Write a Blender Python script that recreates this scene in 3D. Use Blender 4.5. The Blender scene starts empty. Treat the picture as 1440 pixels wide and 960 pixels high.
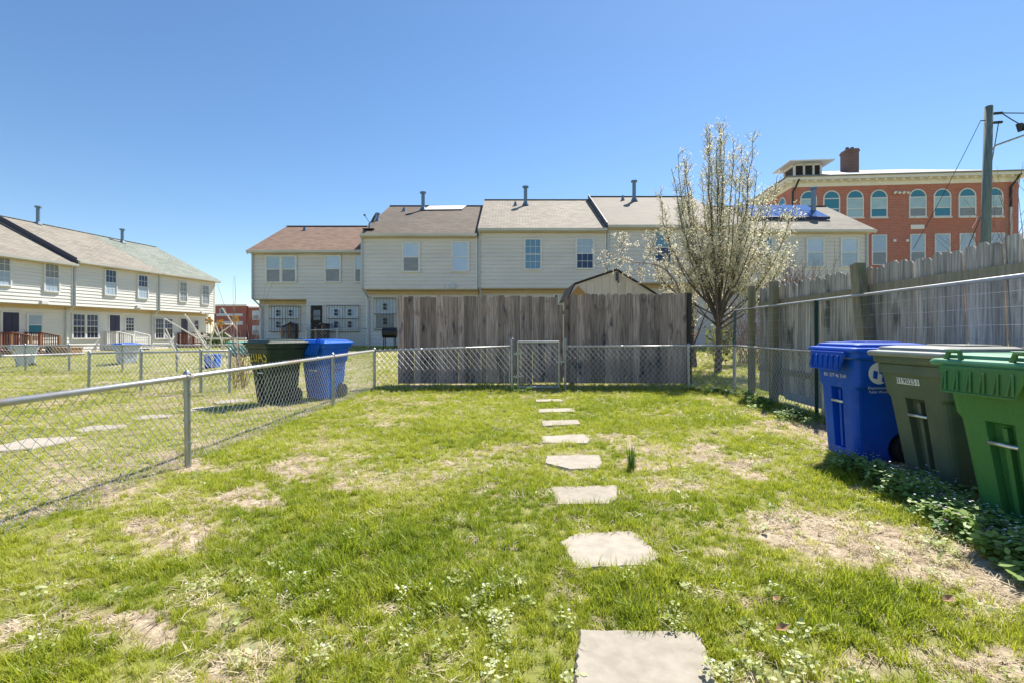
import bpy, bmesh, math, random
import numpy as np
from mathutils import Vector, Matrix, Euler

R = math.radians
rnd = random.Random(7)
npr = np.random.default_rng(11)
scene = bpy.context.scene
col = scene.collection

# ------------------------------------------------------------ camera, sky, sun, exposure
F, HY, H = 660.0, 468.0, 1.25          # focal length and horizon in photo pixels (1440 wide), eye height in metres
cam_d = bpy.data.cameras.new('camera')
cam = bpy.data.objects.new('camera', cam_d)
col.objects.link(cam)
cam.location = (0, 0, H)
cam.rotation_euler = (R(90), 0, 0)
cam_d.sensor_width = 36.0
cam_d.lens = 36.0 * F / 1440.0
cam_d.shift_y = -12.0 / 1440.0
cam_d.clip_end = 5000
cam_d.clip_start = 0.05
scene.camera = cam

SUN_EL, SUN_AZ = R(53), R(33)          # azimuth to the right of straight ahead (+Y)
world = bpy.data.worlds.new('World')
scene.world = world
world.use_nodes = True
wn = world.node_tree.nodes
wl = world.node_tree.links
wn.clear()
sky = wn.new('ShaderNodeTexSky')
sky.sky_type = 'NISHITA'
sky.sun_disc = False
sky.sun_elevation = SUN_EL
sky.sun_rotation = SUN_AZ
sky.air_density = 1.0
sky.dust_density = 0.1
sky.ozone_density = 3.0
wb = wn.new('ShaderNodeBackground')
wb.inputs['Strength'].default_value = 0.088
wo = wn.new('ShaderNodeOutputWorld')
whs = wn.new('ShaderNodeHueSaturation')
whs.inputs['Saturation'].default_value = 1.12
wl.new(sky.outputs[0], whs.inputs['Color'])
wl.new(whs.outputs[0], wb.inputs[0])
wl.new(wb.outputs[0], wo.inputs[0])

sun_d = bpy.data.lights.new('sun', 'SUN')
sun_d.energy = 5.0
sun_d.angle = R(0.5)
sun_d.color = (1.0, 0.95, 0.87)
sun = bpy.data.objects.new('sun', sun_d)
col.objects.link(sun)
sun_vec = Vector((math.sin(SUN_AZ) * math.cos(SUN_EL), math.cos(SUN_AZ) * math.cos(SUN_EL), math.sin(SUN_EL)))
sun.rotation_euler = sun_vec.to_track_quat('Z', 'Y').to_euler()
sun.location = (20, 30, 40)

scene.view_settings.view_transform = 'Standard'
scene.view_settings.look = 'None'
scene.view_settings.gamma = 1.0
scene.view_settings.exposure = 0.88
scene.render.engine = 'CYCLES'
scene.cycles.max_bounces = 8
scene.cycles.transparent_max_bounces = 8

# ------------------------------------------------------------ helpers
def gz(x, y):
    """height of the terrain"""
    def ss(a, b, v):
        t = min(1, max(0, (v - a) / (b - a)))
        return t * t * (3 - 2 * t)
    return 0.57 * ss(12.5, 23, y) * ss(-20, -14, x) + 0.10 * ss(14, 24, y) * (1 - ss(-20, -14, x))

def W(px, py, Z):
    return Vector(((px - 720) / F * Z, Z, H - (py - HY) / F * Z))

def G(px, py):
    Z = F * H / (py - HY)
    return ((px - 720) / F * Z, Z)

class MB:
    """collects faces, links them as ONE mesh object"""
    def __init__(s):
        s.v, s.f, s.t, s.m = [], [], [], []
    def face(s, pts, t=0.5, m=0):
        b = len(s.v)
        s.v += [tuple(p) for p in pts]
        s.f.append(tuple(range(b, b + len(pts)))); s.t.append(t); s.m.append(m)
    def raw(s, vs, fs, t=0.5, m=0):
        b = len(s.v)
        s.v += [tuple(p) for p in vs]
        for f in fs:
            s.f.append(tuple(i + b for i in f)); s.t.append(t); s.m.append(m)
    def box(s, a, b, t=0.5, m=0, M=None):
        x0, y0, z0 = a; x1, y1, z1 = b
        vs = [Vector(p) for p in ((x0,y0,z0),(x1,y0,z0),(x1,y1,z0),(x0,y1,z0),(x0,y0,z1),(x1,y0,z1),(x1,y1,z1),(x0,y1,z1))]
        if M is not None: vs = [M @ v for v in vs]
        s.raw(vs, [(0,3,2,1),(4,5,6,7),(0,1,5,4),(1,2,6,5),(2,3,7,6),(3,0,4,7)], t, m)
    def bar(s, p, q, w, h, t=0.5, m=0, up=(0,0,1)):
        """rectangular bar from p to q"""
        p, q = Vector(p), Vector(q)
        d = (q - p).normalized(); u = Vector(up)
        sd = d.cross(u)
        if sd.length < 1e-4: sd = d.cross(Vector((1,0,0)))
        sd.normalize(); u = sd.cross(d)
        vs = []
        for c in (p, q):
            for a, b in ((-1,-1),(1,-1),(1,1),(-1,1)):
                vs.append(c + sd * a * w / 2 + u * b * h / 2)
        s.raw(vs, [(3,2,1,0),(4,5,6,7),(0,1,5,4),(1,2,6,5),(2,3,7,6),(3,0,4,7)], t, m)
    def tube(s, pts, r, n=6, t=0.5, m=0, cap=True):
        pts = [Vector(p) for p in pts]
        rs = r if isinstance(r, (list, tuple)) else [r] * len(pts)
        vs = []; prev = None
        for i, p in enumerate(pts):
            a = pts[max(0, i-1)]; b = pts[min(len(pts)-1, i+1)]
            d = (b - a).normalized()
            if prev is None:
                u = d.cross(Vector((0,0,1)))
                if u.length < 1e-3: u = d.cross(Vector((1,0,0)))
            else:
                u = prev - d * prev.dot(d)
                if u.length < 1e-6: u = d.cross(Vector((1,0,0)))
            u.normalize(); prev = u
            w = d.cross(u)
            for k in range(n):
                an = 2 * math.pi * k / n
                vs.append(p + (u * math.cos(an) + w * math.sin(an)) * rs[i])
        fs = []
        for i in range(len(pts) - 1):
            for k in range(n):
                k2 = (k + 1) % n
                fs.append((i*n+k, i*n+k2, (i+1)*n+k2, (i+1)*n+k))
        if cap:
            fs.append(tuple(reversed(range(n))))
            fs.append(tuple(range((len(pts)-1)*n, len(pts)*n)))
        s.raw(vs, fs, t, m)
    def prism(s, poly, fn, d0, d1, t=0.5, m=0):
        """poly: 2D points; fn(u, v, d) -> 3D"""
        n = len(poly)
        vs = [fn(u, v, d0) for u, v in poly] + [fn(u, v, d1) for u, v in poly]
        fs = [tuple(range(n)), tuple(reversed(range(n, 2*n)))]
        for i in range(n):
            j = (i + 1) % n
            fs.append((j, i, i + n, j + n))
        s.raw(vs, fs, t, m)
    def build(s, name, mats, parent=None, off=None, smooth=False, bevel=0, kind=None, fix=False):
        me = bpy.data.meshes.new(name)
        if off is None:
            off = tuple(parent['_o']) if parent is not None and '_o' in parent else (0, 0, 0)
        ox, oy, oz = off
        me.from_pydata([(x-ox, y-oy, z-oz) for x, y, z in s.v], [], s.f)
        if not isinstance(mats, (list, tuple)): mats = [mats]
        for m in mats: me.materials.append(m)
        at = me.attributes.new('tone', 'FLOAT', 'FACE')
        at.data.foreach_set('value', s.t)
        me.polygons.foreach_set('material_index', s.m)
        if smooth: me.polygons.foreach_set('use_smooth', [True] * len(s.f))
        if fix:
            bm = bmesh.new(); bm.from_mesh(me)
            bmesh.ops.remove_doubles(bm, verts=bm.verts, dist=1e-4)
            bmesh.ops.recalc_face_normals(bm, faces=bm.faces)
            bm.to_mesh(me); bm.free()
        me.update()
        o = bpy.data.objects.new(name, me)
        col.objects.link(o)
        if parent is not None:
            o.parent = parent
            if '_o' in parent: o['_o'] = list(off)
        else:
            o.location = off
            if off != (0, 0, 0): o['_o'] = list(off)
        if bevel:
            b = o.modifiers.new('bevel', 'BEVEL'); b.width = bevel; b.segments = 2; b.limit_method = 'ANGLE'
            b.angle_limit = R(35)
        if kind: o['kind'] = kind
        return o

def tag(o, label, cat, group=None):
    o['label'] = label; o['category'] = cat
    if group: o['group'] = group
    return o

def thing(name, label, cat, loc, rz=0, group=None, local=False):
    """an Empty at the thing's base; parts are written in world metres unless local"""
    o = bpy.data.objects.new(name, None)
    col.objects.link(o)
    o.empty_display_size = 0.2
    o.location = loc; o.rotation_euler = (0, 0, rz)
    if not local: o['_o'] = list(loc)
    return tag(o, label, cat, group)

def copy_tree(o, parent=None):
    c = o.copy(); col.objects.link(c); c.parent = parent
    for ch in list(o.children): copy_tree(ch, c)
    return c

def text_faces(txt, size):
    cu = bpy.data.curves.new('t', 'FONT'); cu.body = txt; cu.size = size
    cu.align_x = 'CENTER'; cu.align_y = 'CENTER'; cu.resolution_u = 2
    o = bpy.data.objects.new('t', cu); col.objects.link(o)
    dg = bpy.context.evaluated_depsgraph_get()
    me = bpy.data.meshes.new_from_object(o.evaluated_get(dg))
    vs = [v.co.copy() for v in me.vertices]; fs = [tuple(p.vertices) for p in me.polygons]
    bpy.data.objects.remove(o); bpy.data.curves.remove(cu); bpy.data.meshes.remove(me)
    return vs, fs

# ------------------------------------------------------------ materials
def mat(name, base=(.5,.5,.5), rough=.7, metal=0, spec=.5, coat=0):
    m = bpy.data.materials.new(name); m.use_nodes = True
    b = m.node_tree.nodes['Principled BSDF']
    b.inputs['Base Color'].default_value = (*base, 1)
    b.inputs['Roughness'].default_value = rough
    b.inputs['Metallic'].default_value = metal
    b.inputs['Specular IOR Level'].default_value = spec
    b.inputs['Coat Weight'].default_value = coat
    return m

def N(m, typ, **kw):
    n = m.node_tree.nodes.new(typ)
    for k, v in kw.items(): setattr(n, k, v)
    return n
def L(m, a, b): m.node_tree.links.new(a, b)

def noise_mat(name, c1, c2, scale=5, stretch=(1,1,1), rough=.75, lo=.35, hi=.65, detail=5, bump=0, tone=0.0, c3=None, s3=1.0,
              lo3=.55, hi3=.7, metal=0, spec=.4, raw3=None):
    """two colours mixed by a noise stretched in object space, optional third colour in larger stains, optional per-face tone"""
    m = mat(name, c1, rough, metal, spec)
    b = m.node_tree.nodes['Principled BSDF']
    tc = N(m, 'ShaderNodeTexCoord'); mp = N(m, 'ShaderNodeMapping'); mp.inputs['Scale'].default_value = stretch
    L(m, tc.outputs['Object'], mp.inputs[0])
    vec = mp.outputs[0]
    if tone:
        at = N(m, 'ShaderNodeAttribute', attribute_name='tone')
        cm = N(m, 'ShaderNodeCombineXYZ')
        mu0 = N(m, 'ShaderNodeMath', operation='MULTIPLY'); mu0.inputs[1].default_value = 37.0
        L(m, at.outputs['Fac'], mu0.inputs[0]); L(m, mu0.outputs[0], cm.inputs[0]); L(m, mu0.outputs[0], cm.inputs[2])
        ad = N(m, 'ShaderNodeVectorMath', operation='ADD'); L(m, vec, ad.inputs[0]); L(m, cm.outputs[0], ad.inputs[1]); vec = ad.outputs[0]
    nz = N(m, 'ShaderNodeTexNoise'); nz.inputs['Scale'].default_value = scale; nz.inputs['Detail'].default_value = detail
    L(m, vec, nz.inputs['Vector'])
    rp = N(m, 'ShaderNodeMapRange'); rp.inputs['From Min'].default_value = lo; rp.inputs['From Max'].default_value = hi
    L(m, nz.outputs['Fac'], rp.inputs['Value'])
    mx = N(m, 'ShaderNodeMix', data_type='RGBA')
    mx.inputs['A'].default_value = (*c1, 1); mx.inputs['B'].default_value = (*c2, 1)
    L(m, rp.outputs[0], mx.inputs['Factor'])
    out = mx.outputs['Result']
    if c3 is not None:
        n3 = N(m, 'ShaderNodeTexNoise'); n3.inputs['Scale'].default_value = s3; n3.inputs['Detail'].default_value = 4
        if raw3:
            mp3 = N(m, 'ShaderNodeMapping'); mp3.inputs['Scale'].default_value = raw3; L(m, tc.outputs['Object'], mp3.inputs[0]); L(m, mp3.outputs[0], n3.inputs['Vector'])
        else: L(m, vec, n3.inputs['Vector'])
        r3 = N(m, 'ShaderNodeMapRange'); r3.inputs['From Min'].default_value = lo3; r3.inputs['From Max'].default_value = hi3
        L(m, n3.outputs['Fac'], r3.inputs['Value'])
        m3 = N(m, 'ShaderNodeMix', data_type='RGBA'); m3.inputs['B'].default_value = (*c3, 1)
        L(m, out, m3.inputs['A']); L(m, r3.outputs[0], m3.inputs['Factor']); out = m3.outputs['Result']
    if tone:
        tr = N(m, 'ShaderNodeMapRange'); tr.inputs['To Min'].default_value = 1 - tone; tr.inputs['To Max'].default_value = 1 + tone
        L(m, at.outputs['Fac'], tr.inputs['Value'])
        hv = N(m, 'ShaderNodeHueSaturation'); L(m, tr.outputs[0], hv.inputs['Value']); L(m, out, hv.inputs['Color']); out = hv.outputs[0]
    L(m, out, b.inputs['Base Color'])
    if bump:
        bp = N(m, 'ShaderNodeBump'); bp.inputs['Strength'].default_value = bump; bp.inputs['Distance'].default_value = .02
        L(m, nz.outputs['Fac'], bp.inputs['Height']); L(m, bp.outputs[0], b.inputs['Normal'])
    return m

def brick_mat(name, c1, c2, mortar, bw, bh, msize, plane='xz', rough=.85, stain=None, stain_s=.6, offset=.5, stain_amt=.6):
    m = mat(name, c1, rough, 0, .3)
    b = m.node_tree.nodes['Principled BSDF']
    tc = N(m, 'ShaderNodeTexCoord'); sp = N(m, 'ShaderNodeSeparateXYZ'); cb = N(m, 'ShaderNodeCombineXYZ')
    L(m, tc.outputs['Object'], sp.inputs[0])
    if plane == 'wall':
        ad = N(m, 'ShaderNodeMath', operation='ADD'); L(m, sp.outputs[0], ad.inputs[0]); L(m, sp.outputs[1], ad.inputs[1])
        L(m, ad.outputs[0], cb.inputs[0]); L(m, sp.outputs[2], cb.inputs[1])
    else:
        L(m, sp.outputs[0], cb.inputs[0]); L(m, sp.outputs[1], cb.inputs[1])
    bt = N(m, 'ShaderNodeTexBrick'); bt.offset = offset
    bt.inputs['Scale'].default_value = 1; bt.inputs['Brick Width'].default_value = bw; bt.inputs['Row Height'].default_value = bh
    bt.inputs['Mortar Size'].default_value = msize; bt.inputs['Color1'].default_value = (*c1, 1); bt.inputs['Color2'].default_value = (*c2, 1)
    bt.inputs['Mortar'].default_value = (*mortar, 1); bt.inputs['Bias'].default_value = 0
    L(m, cb.outputs[0], bt.inputs['Vector'])
    out = bt.outputs['Color']
    nz = N(m, 'ShaderNodeTexNoise'); nz.inputs['Scale'].default_value = stain_s; nz.inputs['Detail'].default_value = 6
    L(m, tc.outputs['Object'], nz.inputs['Vector'])
    rp = N(m, 'ShaderNodeMapRange'); rp.inputs['From Min'].default_value = .4; rp.inputs['From Max'].default_value = .7; rp.inputs['To Max'].default_value = stain_amt
    L(m, nz.outputs['Fac'], rp.inputs['Value'])
    mx = N(m, 'ShaderNodeMix', data_type='RGBA'); L(m, out, mx.inputs['A']); mx.inputs['B'].default_value = (*(stain or c2), 1)
    L(m, rp.outputs[0], mx.inputs['Factor'])
    n2 = N(m, 'ShaderNodeTexNoise'); n2.inputs['Scale'].default_value = 60; L(m, tc.outputs['Object'], n2.inputs['Vector'])
    r2 = N(m, 'ShaderNodeMapRange'); r2.inputs['To Min'].default_value = .75; r2.inputs['To Max'].default_value = 1.25; L(m, n2.outputs['Fac'], r2.inputs['Value'])
    hv = N(m, 'ShaderNodeHueSaturation'); L(m, mx.outputs['Result'], hv.inputs['Color']); L(m, r2.outputs[0], hv.inputs['Value'])
    L(m, hv.outputs[0], b.inputs['Base Color'])
    return m

def leaf_mat(name, c_lo, c_hi, trans=.45, instancer=True, rough=.45, spec=.35, c_mid=None):
    """thin leaf: diffuse + translucent, colour by the instance's tone"""
    m = mat(name, c_hi, rough, 0, spec)
    nt = m.node_tree; b = nt.nodes['Principled BSDF']; out = nt.nodes['Material Output']
    at = N(m, 'ShaderNodeAttribute', attribute_name='tone')
    if instancer: at.attribute_type = 'INSTANCER'
    cr = N(m, 'ShaderNodeValToRGB'); cr.color_ramp.elements[0].color = (*c_lo, 1); cr.color_ramp.elements[1].color = (*c_hi, 1)
    if c_mid is not None:
        e = cr.color_ramp.elements.new(.5); e.color = (*c_mid, 1)
    L(m, at.outputs['Fac'], cr.inputs[0])
    L(m, cr.outputs[0], b.inputs['Base Color'])
    tr = N(m, 'ShaderNodeBsdfTranslucent'); L(m, cr.outputs[0], tr.inputs[0])
    mx = N(m, 'ShaderNodeMixShader'); mx.inputs[0].default_value = trans
    L(m, b.outputs[0], mx.inputs[1]); L(m, tr.outputs[0], mx.inputs[2]); L(m, mx.outputs[0], out.inputs[0])
    return m

M = {}
M['siding'] = noise_mat('cream vinyl siding', (.70,.675,.645), (.64,.615,.585), 1.2, (.4,1,1.5), .55, c3=(.52,.50,.46), s3=.8, lo3=.6, hi3=.85)
M['siding_left'] = noise_mat('pale vinyl siding', (.76,.735,.68), (.71,.69,.64), 1.2, (.4,1,1.5), .55, c3=(.62,.60,.55), s3=.8, lo3=.6, hi3=.85)
M['trim'] = noise_mat('white trim', (.74,.73,.70), (.66,.65,.62), 3, (1,1,1), .5)
M['soffit'] = noise_mat('bounce tinted soffit board', (.60,.48,.30), (.53,.42,.26), 2, (1,1,1), .6)  # warm bounce light under the overhang painted in as tan
M['gutter'] = noise_mat('pale metal gutter', (.62,.61,.56), (.52,.51,.47), 2, (.3,1,1), .45)
M['downspout'] = mat('blue grey downspout', (.50,.54,.58), .45)
M['roof_red'] = brick_mat('red brown shingles', (.19,.115,.08), (.31,.20,.145), (.10,.065,.05), .33, .14, .012, 'xy', stain=(.21,.14,.10))
M['roof_brown'] = brick_mat('streaked brown shingles', (.14,.11,.08), (.22,.175,.13), (.075,.058,.045), .33, .14, .012, 'xy', stain=(.10,.08,.07), stain_s=.5)
M['roof_tan'] = brick_mat('tan shingles', (.28,.235,.18), (.46,.40,.31), (.17,.14,.11), .33, .14, .014, 'xy', stain=(.28,.24,.20))
M['roof_grey'] = brick_mat('grey tan shingles', (.28,.245,.19), (.33,.29,.23), (.20,.17,.14), .33, .14, .01, 'xy', stain=(.24,.21,.19))
M['roof_dusk'] = brick_mat('grey brown shingles', (.19,.17,.135), (.31,.275,.22), (.11,.095,.08), .33, .14, .012, 'xy', stain=(.29,.265,.215))
M['roof_green'] = brick_mat('grey green shingles', (.15,.165,.135), (.25,.27,.22), (.10,.12,.10), .33, .14, .012, 'xy', stain=(.26,.27,.23))
M['flash'] = mat('dark flashing', (.045,.05,.075), .5)
M['galv'] = noise_mat('galvanized steel', (.42,.44,.47), (.30,.32,.35), 14, (1,1,.4), .38, metal=.75, c3=(.33,.30,.27), s3=4, lo3=.6, hi3=.8)
M['wire'] = mat('galvanized wire', (.52,.54,.56), .42, .4)
M['rail'] = noise_mat('weathered fence rail', (.52,.52,.52), (.42,.41,.40), 9, (1,1,1), .4, metal=.45, c3=(.46,.38,.30), s3=1.3, lo3=.52, hi3=.7)
M['pipe'] = mat('vent pipe metal', (.17,.23,.29), .4, .4)
M['dark'] = mat('dark metal', (.02,.022,.026), .5)
M['black'] = mat('black plastic', (.012,.012,.014), .45)
M['glass_dark'] = mat('dark window glass', (.02,.03,.07), .1, 0, .3)
M['glass_navy'] = mat('navy window glass', (.035,.065,.15), .1, 0, .3)
M['glass_blind_sky'] = noise_mat('blind with painted sky sheen', (.40,.50,.60), (.34,.44,.55), 2, (1,1,6), .12, spec=.6)  # blind colour with bluish sky reflection mixed into it
M['glass_white_sky'] = noise_mat('white blind with painted sky sheen', (.50,.62,.78), (.44,.57,.74), 1.5, (1,1,1), .12, spec=.6)  # white blind, its blue cast is sky reflection put into the colour
M['glass_grey'] = noise_mat('grey screen over glass', (.26,.28,.29), (.20,.22,.24), 2, (1,1,8), .25, spec=.5)
M['glass_sky_blue'] = mat('glass with painted blue sky', (.13,.27,.40), .06, 0, .6)  # reflected sky painted as a blue base colour
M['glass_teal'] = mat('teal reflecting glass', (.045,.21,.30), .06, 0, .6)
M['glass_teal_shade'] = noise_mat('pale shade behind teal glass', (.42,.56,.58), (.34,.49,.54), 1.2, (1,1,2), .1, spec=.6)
M['door_navy'] = mat('dark navy door', (.025,.025,.06), .4)
M['brick'] = brick_mat('red brick', (.50,.17,.12), (.40,.13,.095), (.47,.34,.27), .42, .15, .012, 'wall', stain=(.44,.16,.105), stain_s=.35)
M['brick_dark'] = brick_mat('brown chimney brick', (.26,.14,.11), (.17,.10,.085), (.25,.20,.18), .42, .16, .02, 'wall')
M['brick_far'] = brick_mat('far red brick', (.36,.12,.09), (.30,.10,.08), (.34,.22,.18), .42, .15, .012, 'wall')
M['cornice'] = noise_mat('cream cornice', (.80,.78,.73), (.74,.71,.65), 1.0, (1,1,1), .6)
M['membrane'] = noise_mat('grey roof sheet', (.25,.25,.25), (.20,.20,.21), .4, (1,1,1), .7)
M['wood_back'] = noise_mat('weathered brown board', (.46,.345,.29), (.24,.175,.148), 4, (9,9,.55), .85, .35, .65, bump=.4, tone=.36, c3=(.07,.06,.075), s3=1.0, lo3=.58, hi3=.72, raw3=(6.5,6.5,2.6))
M['wood_right'] = noise_mat('weathered grey board', (.60,.545,.48), (.27,.24,.21), 4, (11,11,.45), .85, .36, .66, bump=.5, tone=.25, c3=(.12,.12,.10), s3=1.0, lo3=.55, hi3=.7, raw3=(5,4,1.4))
M['wood_moss'] = noise_mat('mossy post wood', (.33,.29,.19), (.20,.165,.115), 4, (8,8,.6), .85, .3, .7, bump=.3, tone=.15, c3=(.21,.20,.09), s3=1.6, lo3=.54, hi3=.72)
M['wood_pale'] = noise_mat('pale bottom board', (.42,.42,.42), (.30,.30,.31), 5, (1,.6,6), .85)
M['stain_red'] = noise_mat('red brown stained wood', (.20,.075,.04), (.13,.05,.03), 4, (4,4,.6), .7, tone=.2)
M['stain_tan'] = noise_mat('tan stained wood', (.34,.17,.085), (.24,.115,.06), 4, (4,4,.6), .7, tone=.2)
M['stain_dark'] = noise_mat('dark stained wood', (.06,.045,.04), (.035,.03,.03), 4, (4,4,.6), .7, tone=.2)
M['shed'] = noise_mat('pale shed panel', (.64,.57,.48), (.56,.50,.42), 2, (3,3,.4), .75, tone=.06)
M['tan_underside'] = mat('brown roof underside', (.42,.23,.07), .8)
M['concrete'] = noise_mat('pale paving concrete', (.41,.36,.29), (.33,.29,.23), 14, (1,1,1), .95, bump=.25, c3=(.29,.25,.19), s3=2.2, lo3=.54, hi3=.78, tone=.1)
M['bark'] = noise_mat('dark bark', (.17,.14,.12), (.085,.07,.062), 10, (3,3,.6), .9, bump=.5)
M['twig'] = noise_mat('red brown twig', (.36,.24,.20), (.22,.145,.13), 6, (1,1,1), .8)
M['twig_pale'] = noise_mat('pale twig', (.34,.28,.25), (.20,.16,.15), 6, (1,1,1), .8)
M['pole_wood'] = noise_mat('weathered utility pole', (.19,.24,.225), (.12,.155,.15), 5, (6,6,.4), .85, c3=(.17,.17,.13), s3=1.3)
M['pvc'] = mat('pale plastic pole', (.72,.68,.60), .5)
M['orange'] = mat('orange plastic', (.75,.32,.03), .5)
M['teal'] = mat('teal plastic', (.05,.42,.36), .5)
M['blue_bin'] = noise_mat('blue bin plastic', (.004,.095,.60), (.004,.075,.50), 3, (1,1,1), .4, spec=.3, c3=(.03,.11,.55), s3=7, lo3=.58, hi3=.75)
M['blue_bin_far'] = noise_mat('bright blue bin plastic', (.006,.13,.62), (.005,.11,.52), 3, (1,1,1), .42, spec=.3)
M['grey_bin'] = noise_mat('grey green bin plastic', (.115,.15,.11), (.095,.125,.095), 5, (1,1,1), .45, c3=(.14,.165,.115), s3=3)
M['grey_lid'] = noise_mat('faded grey lid plastic', (.30,.32,.29), (.22,.24,.22), 4, (1,1,1), .42, c3=(.30,.25,.22), s3=5)
M['green_bin'] = noise_mat('green bin plastic', (.055,.215,.065), (.05,.18,.06), 60, (1,1,1), .42, c3=(.09,.20,.05), s3=1.5, lo3=.5, hi3=.7)
M['green_lid'] = noise_mat('faded green lid plastic', (.11,.31,.17), (.08,.25,.13), 5, (1,1,1), .4)
M['dgreen_bin'] = noise_mat('dark green bin plastic', (.012,.035,.02), (.008,.022,.015), 5, (1,1,1), .45)
M['rubber'] = mat('black tyre', (.015,.015,.017), .8)
M['white_mark'] = mat('white print', (.78,.80,.82), .6)
M['yellow_paint'] = noise_mat('sprayed yellow paint', (.75,.58,.06), (.45,.36,.06), 20, (1,1,1), .7)
M['steel'] = mat('bright steel bar', (.75,.75,.75), .3, .8)
M['solar'] = mat('blue solar cell', (.05,.10,.30), .08, 0, .7, .6)
M['solar_frame'] = mat('navy panel edge', (.012,.03,.14), .4)
M['tarp'] = mat('pale tarp', (.68,.66,.66), .7)
M['dish'] = mat('grey dish', (.06,.07,.08), .5)
M['brown_leaf'] = mat('brown cardboard', (.34,.19,.09), .8)
M['tee_green'] = mat('dark green steel', (.02,.07,.06), .5)
M['purple'] = mat('dull purple flower', (.30,.18,.28), .7)

# ------------------------------------------------------------ noise fields shared by lawn and ground
_grids = [npr.random((64, 64)) for _ in range(8)]
def vnoise(x, y, s, k):
    g = _grids[k % 8]
    u = np.asarray(x) / s + 17.3 * k; v = np.asarray(y) / s + 9.1 * k
    i = np.floor(u).astype(int); j = np.floor(v).astype(int)
    a = u - i; b = v - j
    a = a * a * (3 - 2 * a); b = b * b * (3 - 2 * b)
    i0, i1, j0, j1 = i % 64, (i + 1) % 64, j % 64, (j + 1) % 64
    return (g[i0, j0] * (1-a) * (1-b) + g[i1, j0] * a * (1-b) + g[i0, j1] * (1-a) * b + g[i1, j1] * a * b)
def fnoise(x, y, s, k, oct=3):
    t = 0; w = 0
    for o in range(oct):
        t = t + vnoise(x, y, s / 2 ** o, k + o) * .5 ** o; w += .5 ** o
    return t / w

# worn straw patches: (centre in photo pixels, radii) -> where they lie on the ground
PATCH = [(1130,740,85,26,1),(1215,762,90,30,1),(1310,790,75,30,1),(1400,822,60,34,1),(1060,655,38,14,.8),(985,632,40,9,.7),
         (1120,600,45,12,.9),(1075,610,40,8,.6),(430,660,60,14,.9),(340,700,60,16,.8),(245,748,62,18,.9),(190,876,46,18,.9),(20,885,50,18,.8),
         (250,648,40,10,.8),(905,655,30,14,.7),(1395,930,60,26,.9),(1180,615,40,14,1),(560,560,80,6,.5),(1250,655,40,14,1),
         (930,575,60,5,.5),(1000,830,40,14,.55),(520,845,34,10,.6),(300,880,40,12,.6),(180,700,90,16,.55),(90,690,80,12,.5),(460,620,60,10,.5)]
LUSH = [(560,790,240,80,1),(430,720,110,40,.8),(1170,850,150,40,.8),(960,845,120,36,.8),(700,700,80,40,.6),(950,720,110,24,.6),(860,570,120,10,.8),
        (950,590,120,12,.7),(640,610,90,16,.5),(1210,745,40,14,.4)]
def ell(px, py, lst):
    r = np.zeros_like(px)
    for cx, cy, rx, ry, w in lst:
        d = ((px - cx) / rx) ** 2 + ((py - cy) / ry) ** 2
        r = np.maximum(r, w * np.clip(1.5 - d, 0, 1))
    return r
def topix(x, y):
    y = np.maximum(y, .3)
    return 720 + F * x / y, HY + F * H / y
def straw_at(x, y):
    px, py = topix(x, y)
    j = (fnoise(x, y, .35, 3) - .5)
    p = ell(px + j * 130, py + j * 60, PATCH) * np.clip(.35 + 1.25 * fnoise(x, y, .16, 7), 0, 1)
    n = fnoise(x, y, .8, 1)
    base = np.clip((n - .60) * 2.4, 0, .35) + np.clip((fnoise(x, y, .22, 6) - .55) * 2.2, 0, .4)
    yard2 = (x < -3.2) & (y < 30)
    far = (y > 11)
    base = np.where(yard2 | far, np.clip(base + .16, 0, 1), base)
    base = np.maximum(base - .8 * ell(px, py, LUSH), 0)
    return np.clip(np.maximum(p, base), 0, 1)

STONES = [[(815,888),(985,890),(1000,940),(1022,1010),(808,1012),(808,950)],
          [(787,764),(809,752),(886,748),(901,754),(929,785),(910,797),(811,802)],
          [(773,686),(868,683),(869,702),(857,710),(783,711)],
          [(768,641.5),(843,640),(847,651),(840,659.5),(802,661),(766,652)],
          [(761,614),(822,611),(830,619),(825,624),(763,623)],
          [(761,592),(813,590.5),(816,597),(763,599.5)],
          [(756,575.5),(807,574),(810,579),(757,580.5)],
          [(753,562),(790,561),(792,564.5),(753,565)]]
STONES2 = [[(-5,628),(40,617),(110,614),(92,622),(45,631),(-8,636)],[(102,605),(130,599),(184,597),(170,602),(110,609)],
           [(186,590),(205,584),(243,583),(236,587),(195,591)],[(254,578),(275,573),(306,571),(300,575),(260,580)],
           [(300,566),(320,562),(352,561),(345,565),(305,568)]]
STONE_XY = [[G(*p) for p in s] for s in STONES + STONES2]
def inside(poly, x, y):
    r = np.zeros(x.shape, bool); n = len(poly)
    for i in range(n):
        x0, y0 = poly[i]; x1, y1 = poly[(i + 1) % n]
        c = ((y0 > y) != (y1 > y)) & (x < (x1 - x0) * (y - y0) / ((y1 - y0) if abs(y1 - y0) > 1e-9 else 1e-9) + x0)
        r ^= c
    return r
def on_stone(x, y):
    r = np.zeros(x.shape, bool)
    for s in STONE_XY:
        cx = sum(p[0] for p in s) / len(s); cy = sum(p[1] for p in s) / len(s)
        r |= inside([(cx + (a - cx) * .93, cy + (b - cy) * .90) for a, b in s], x, y)
    return r

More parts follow.
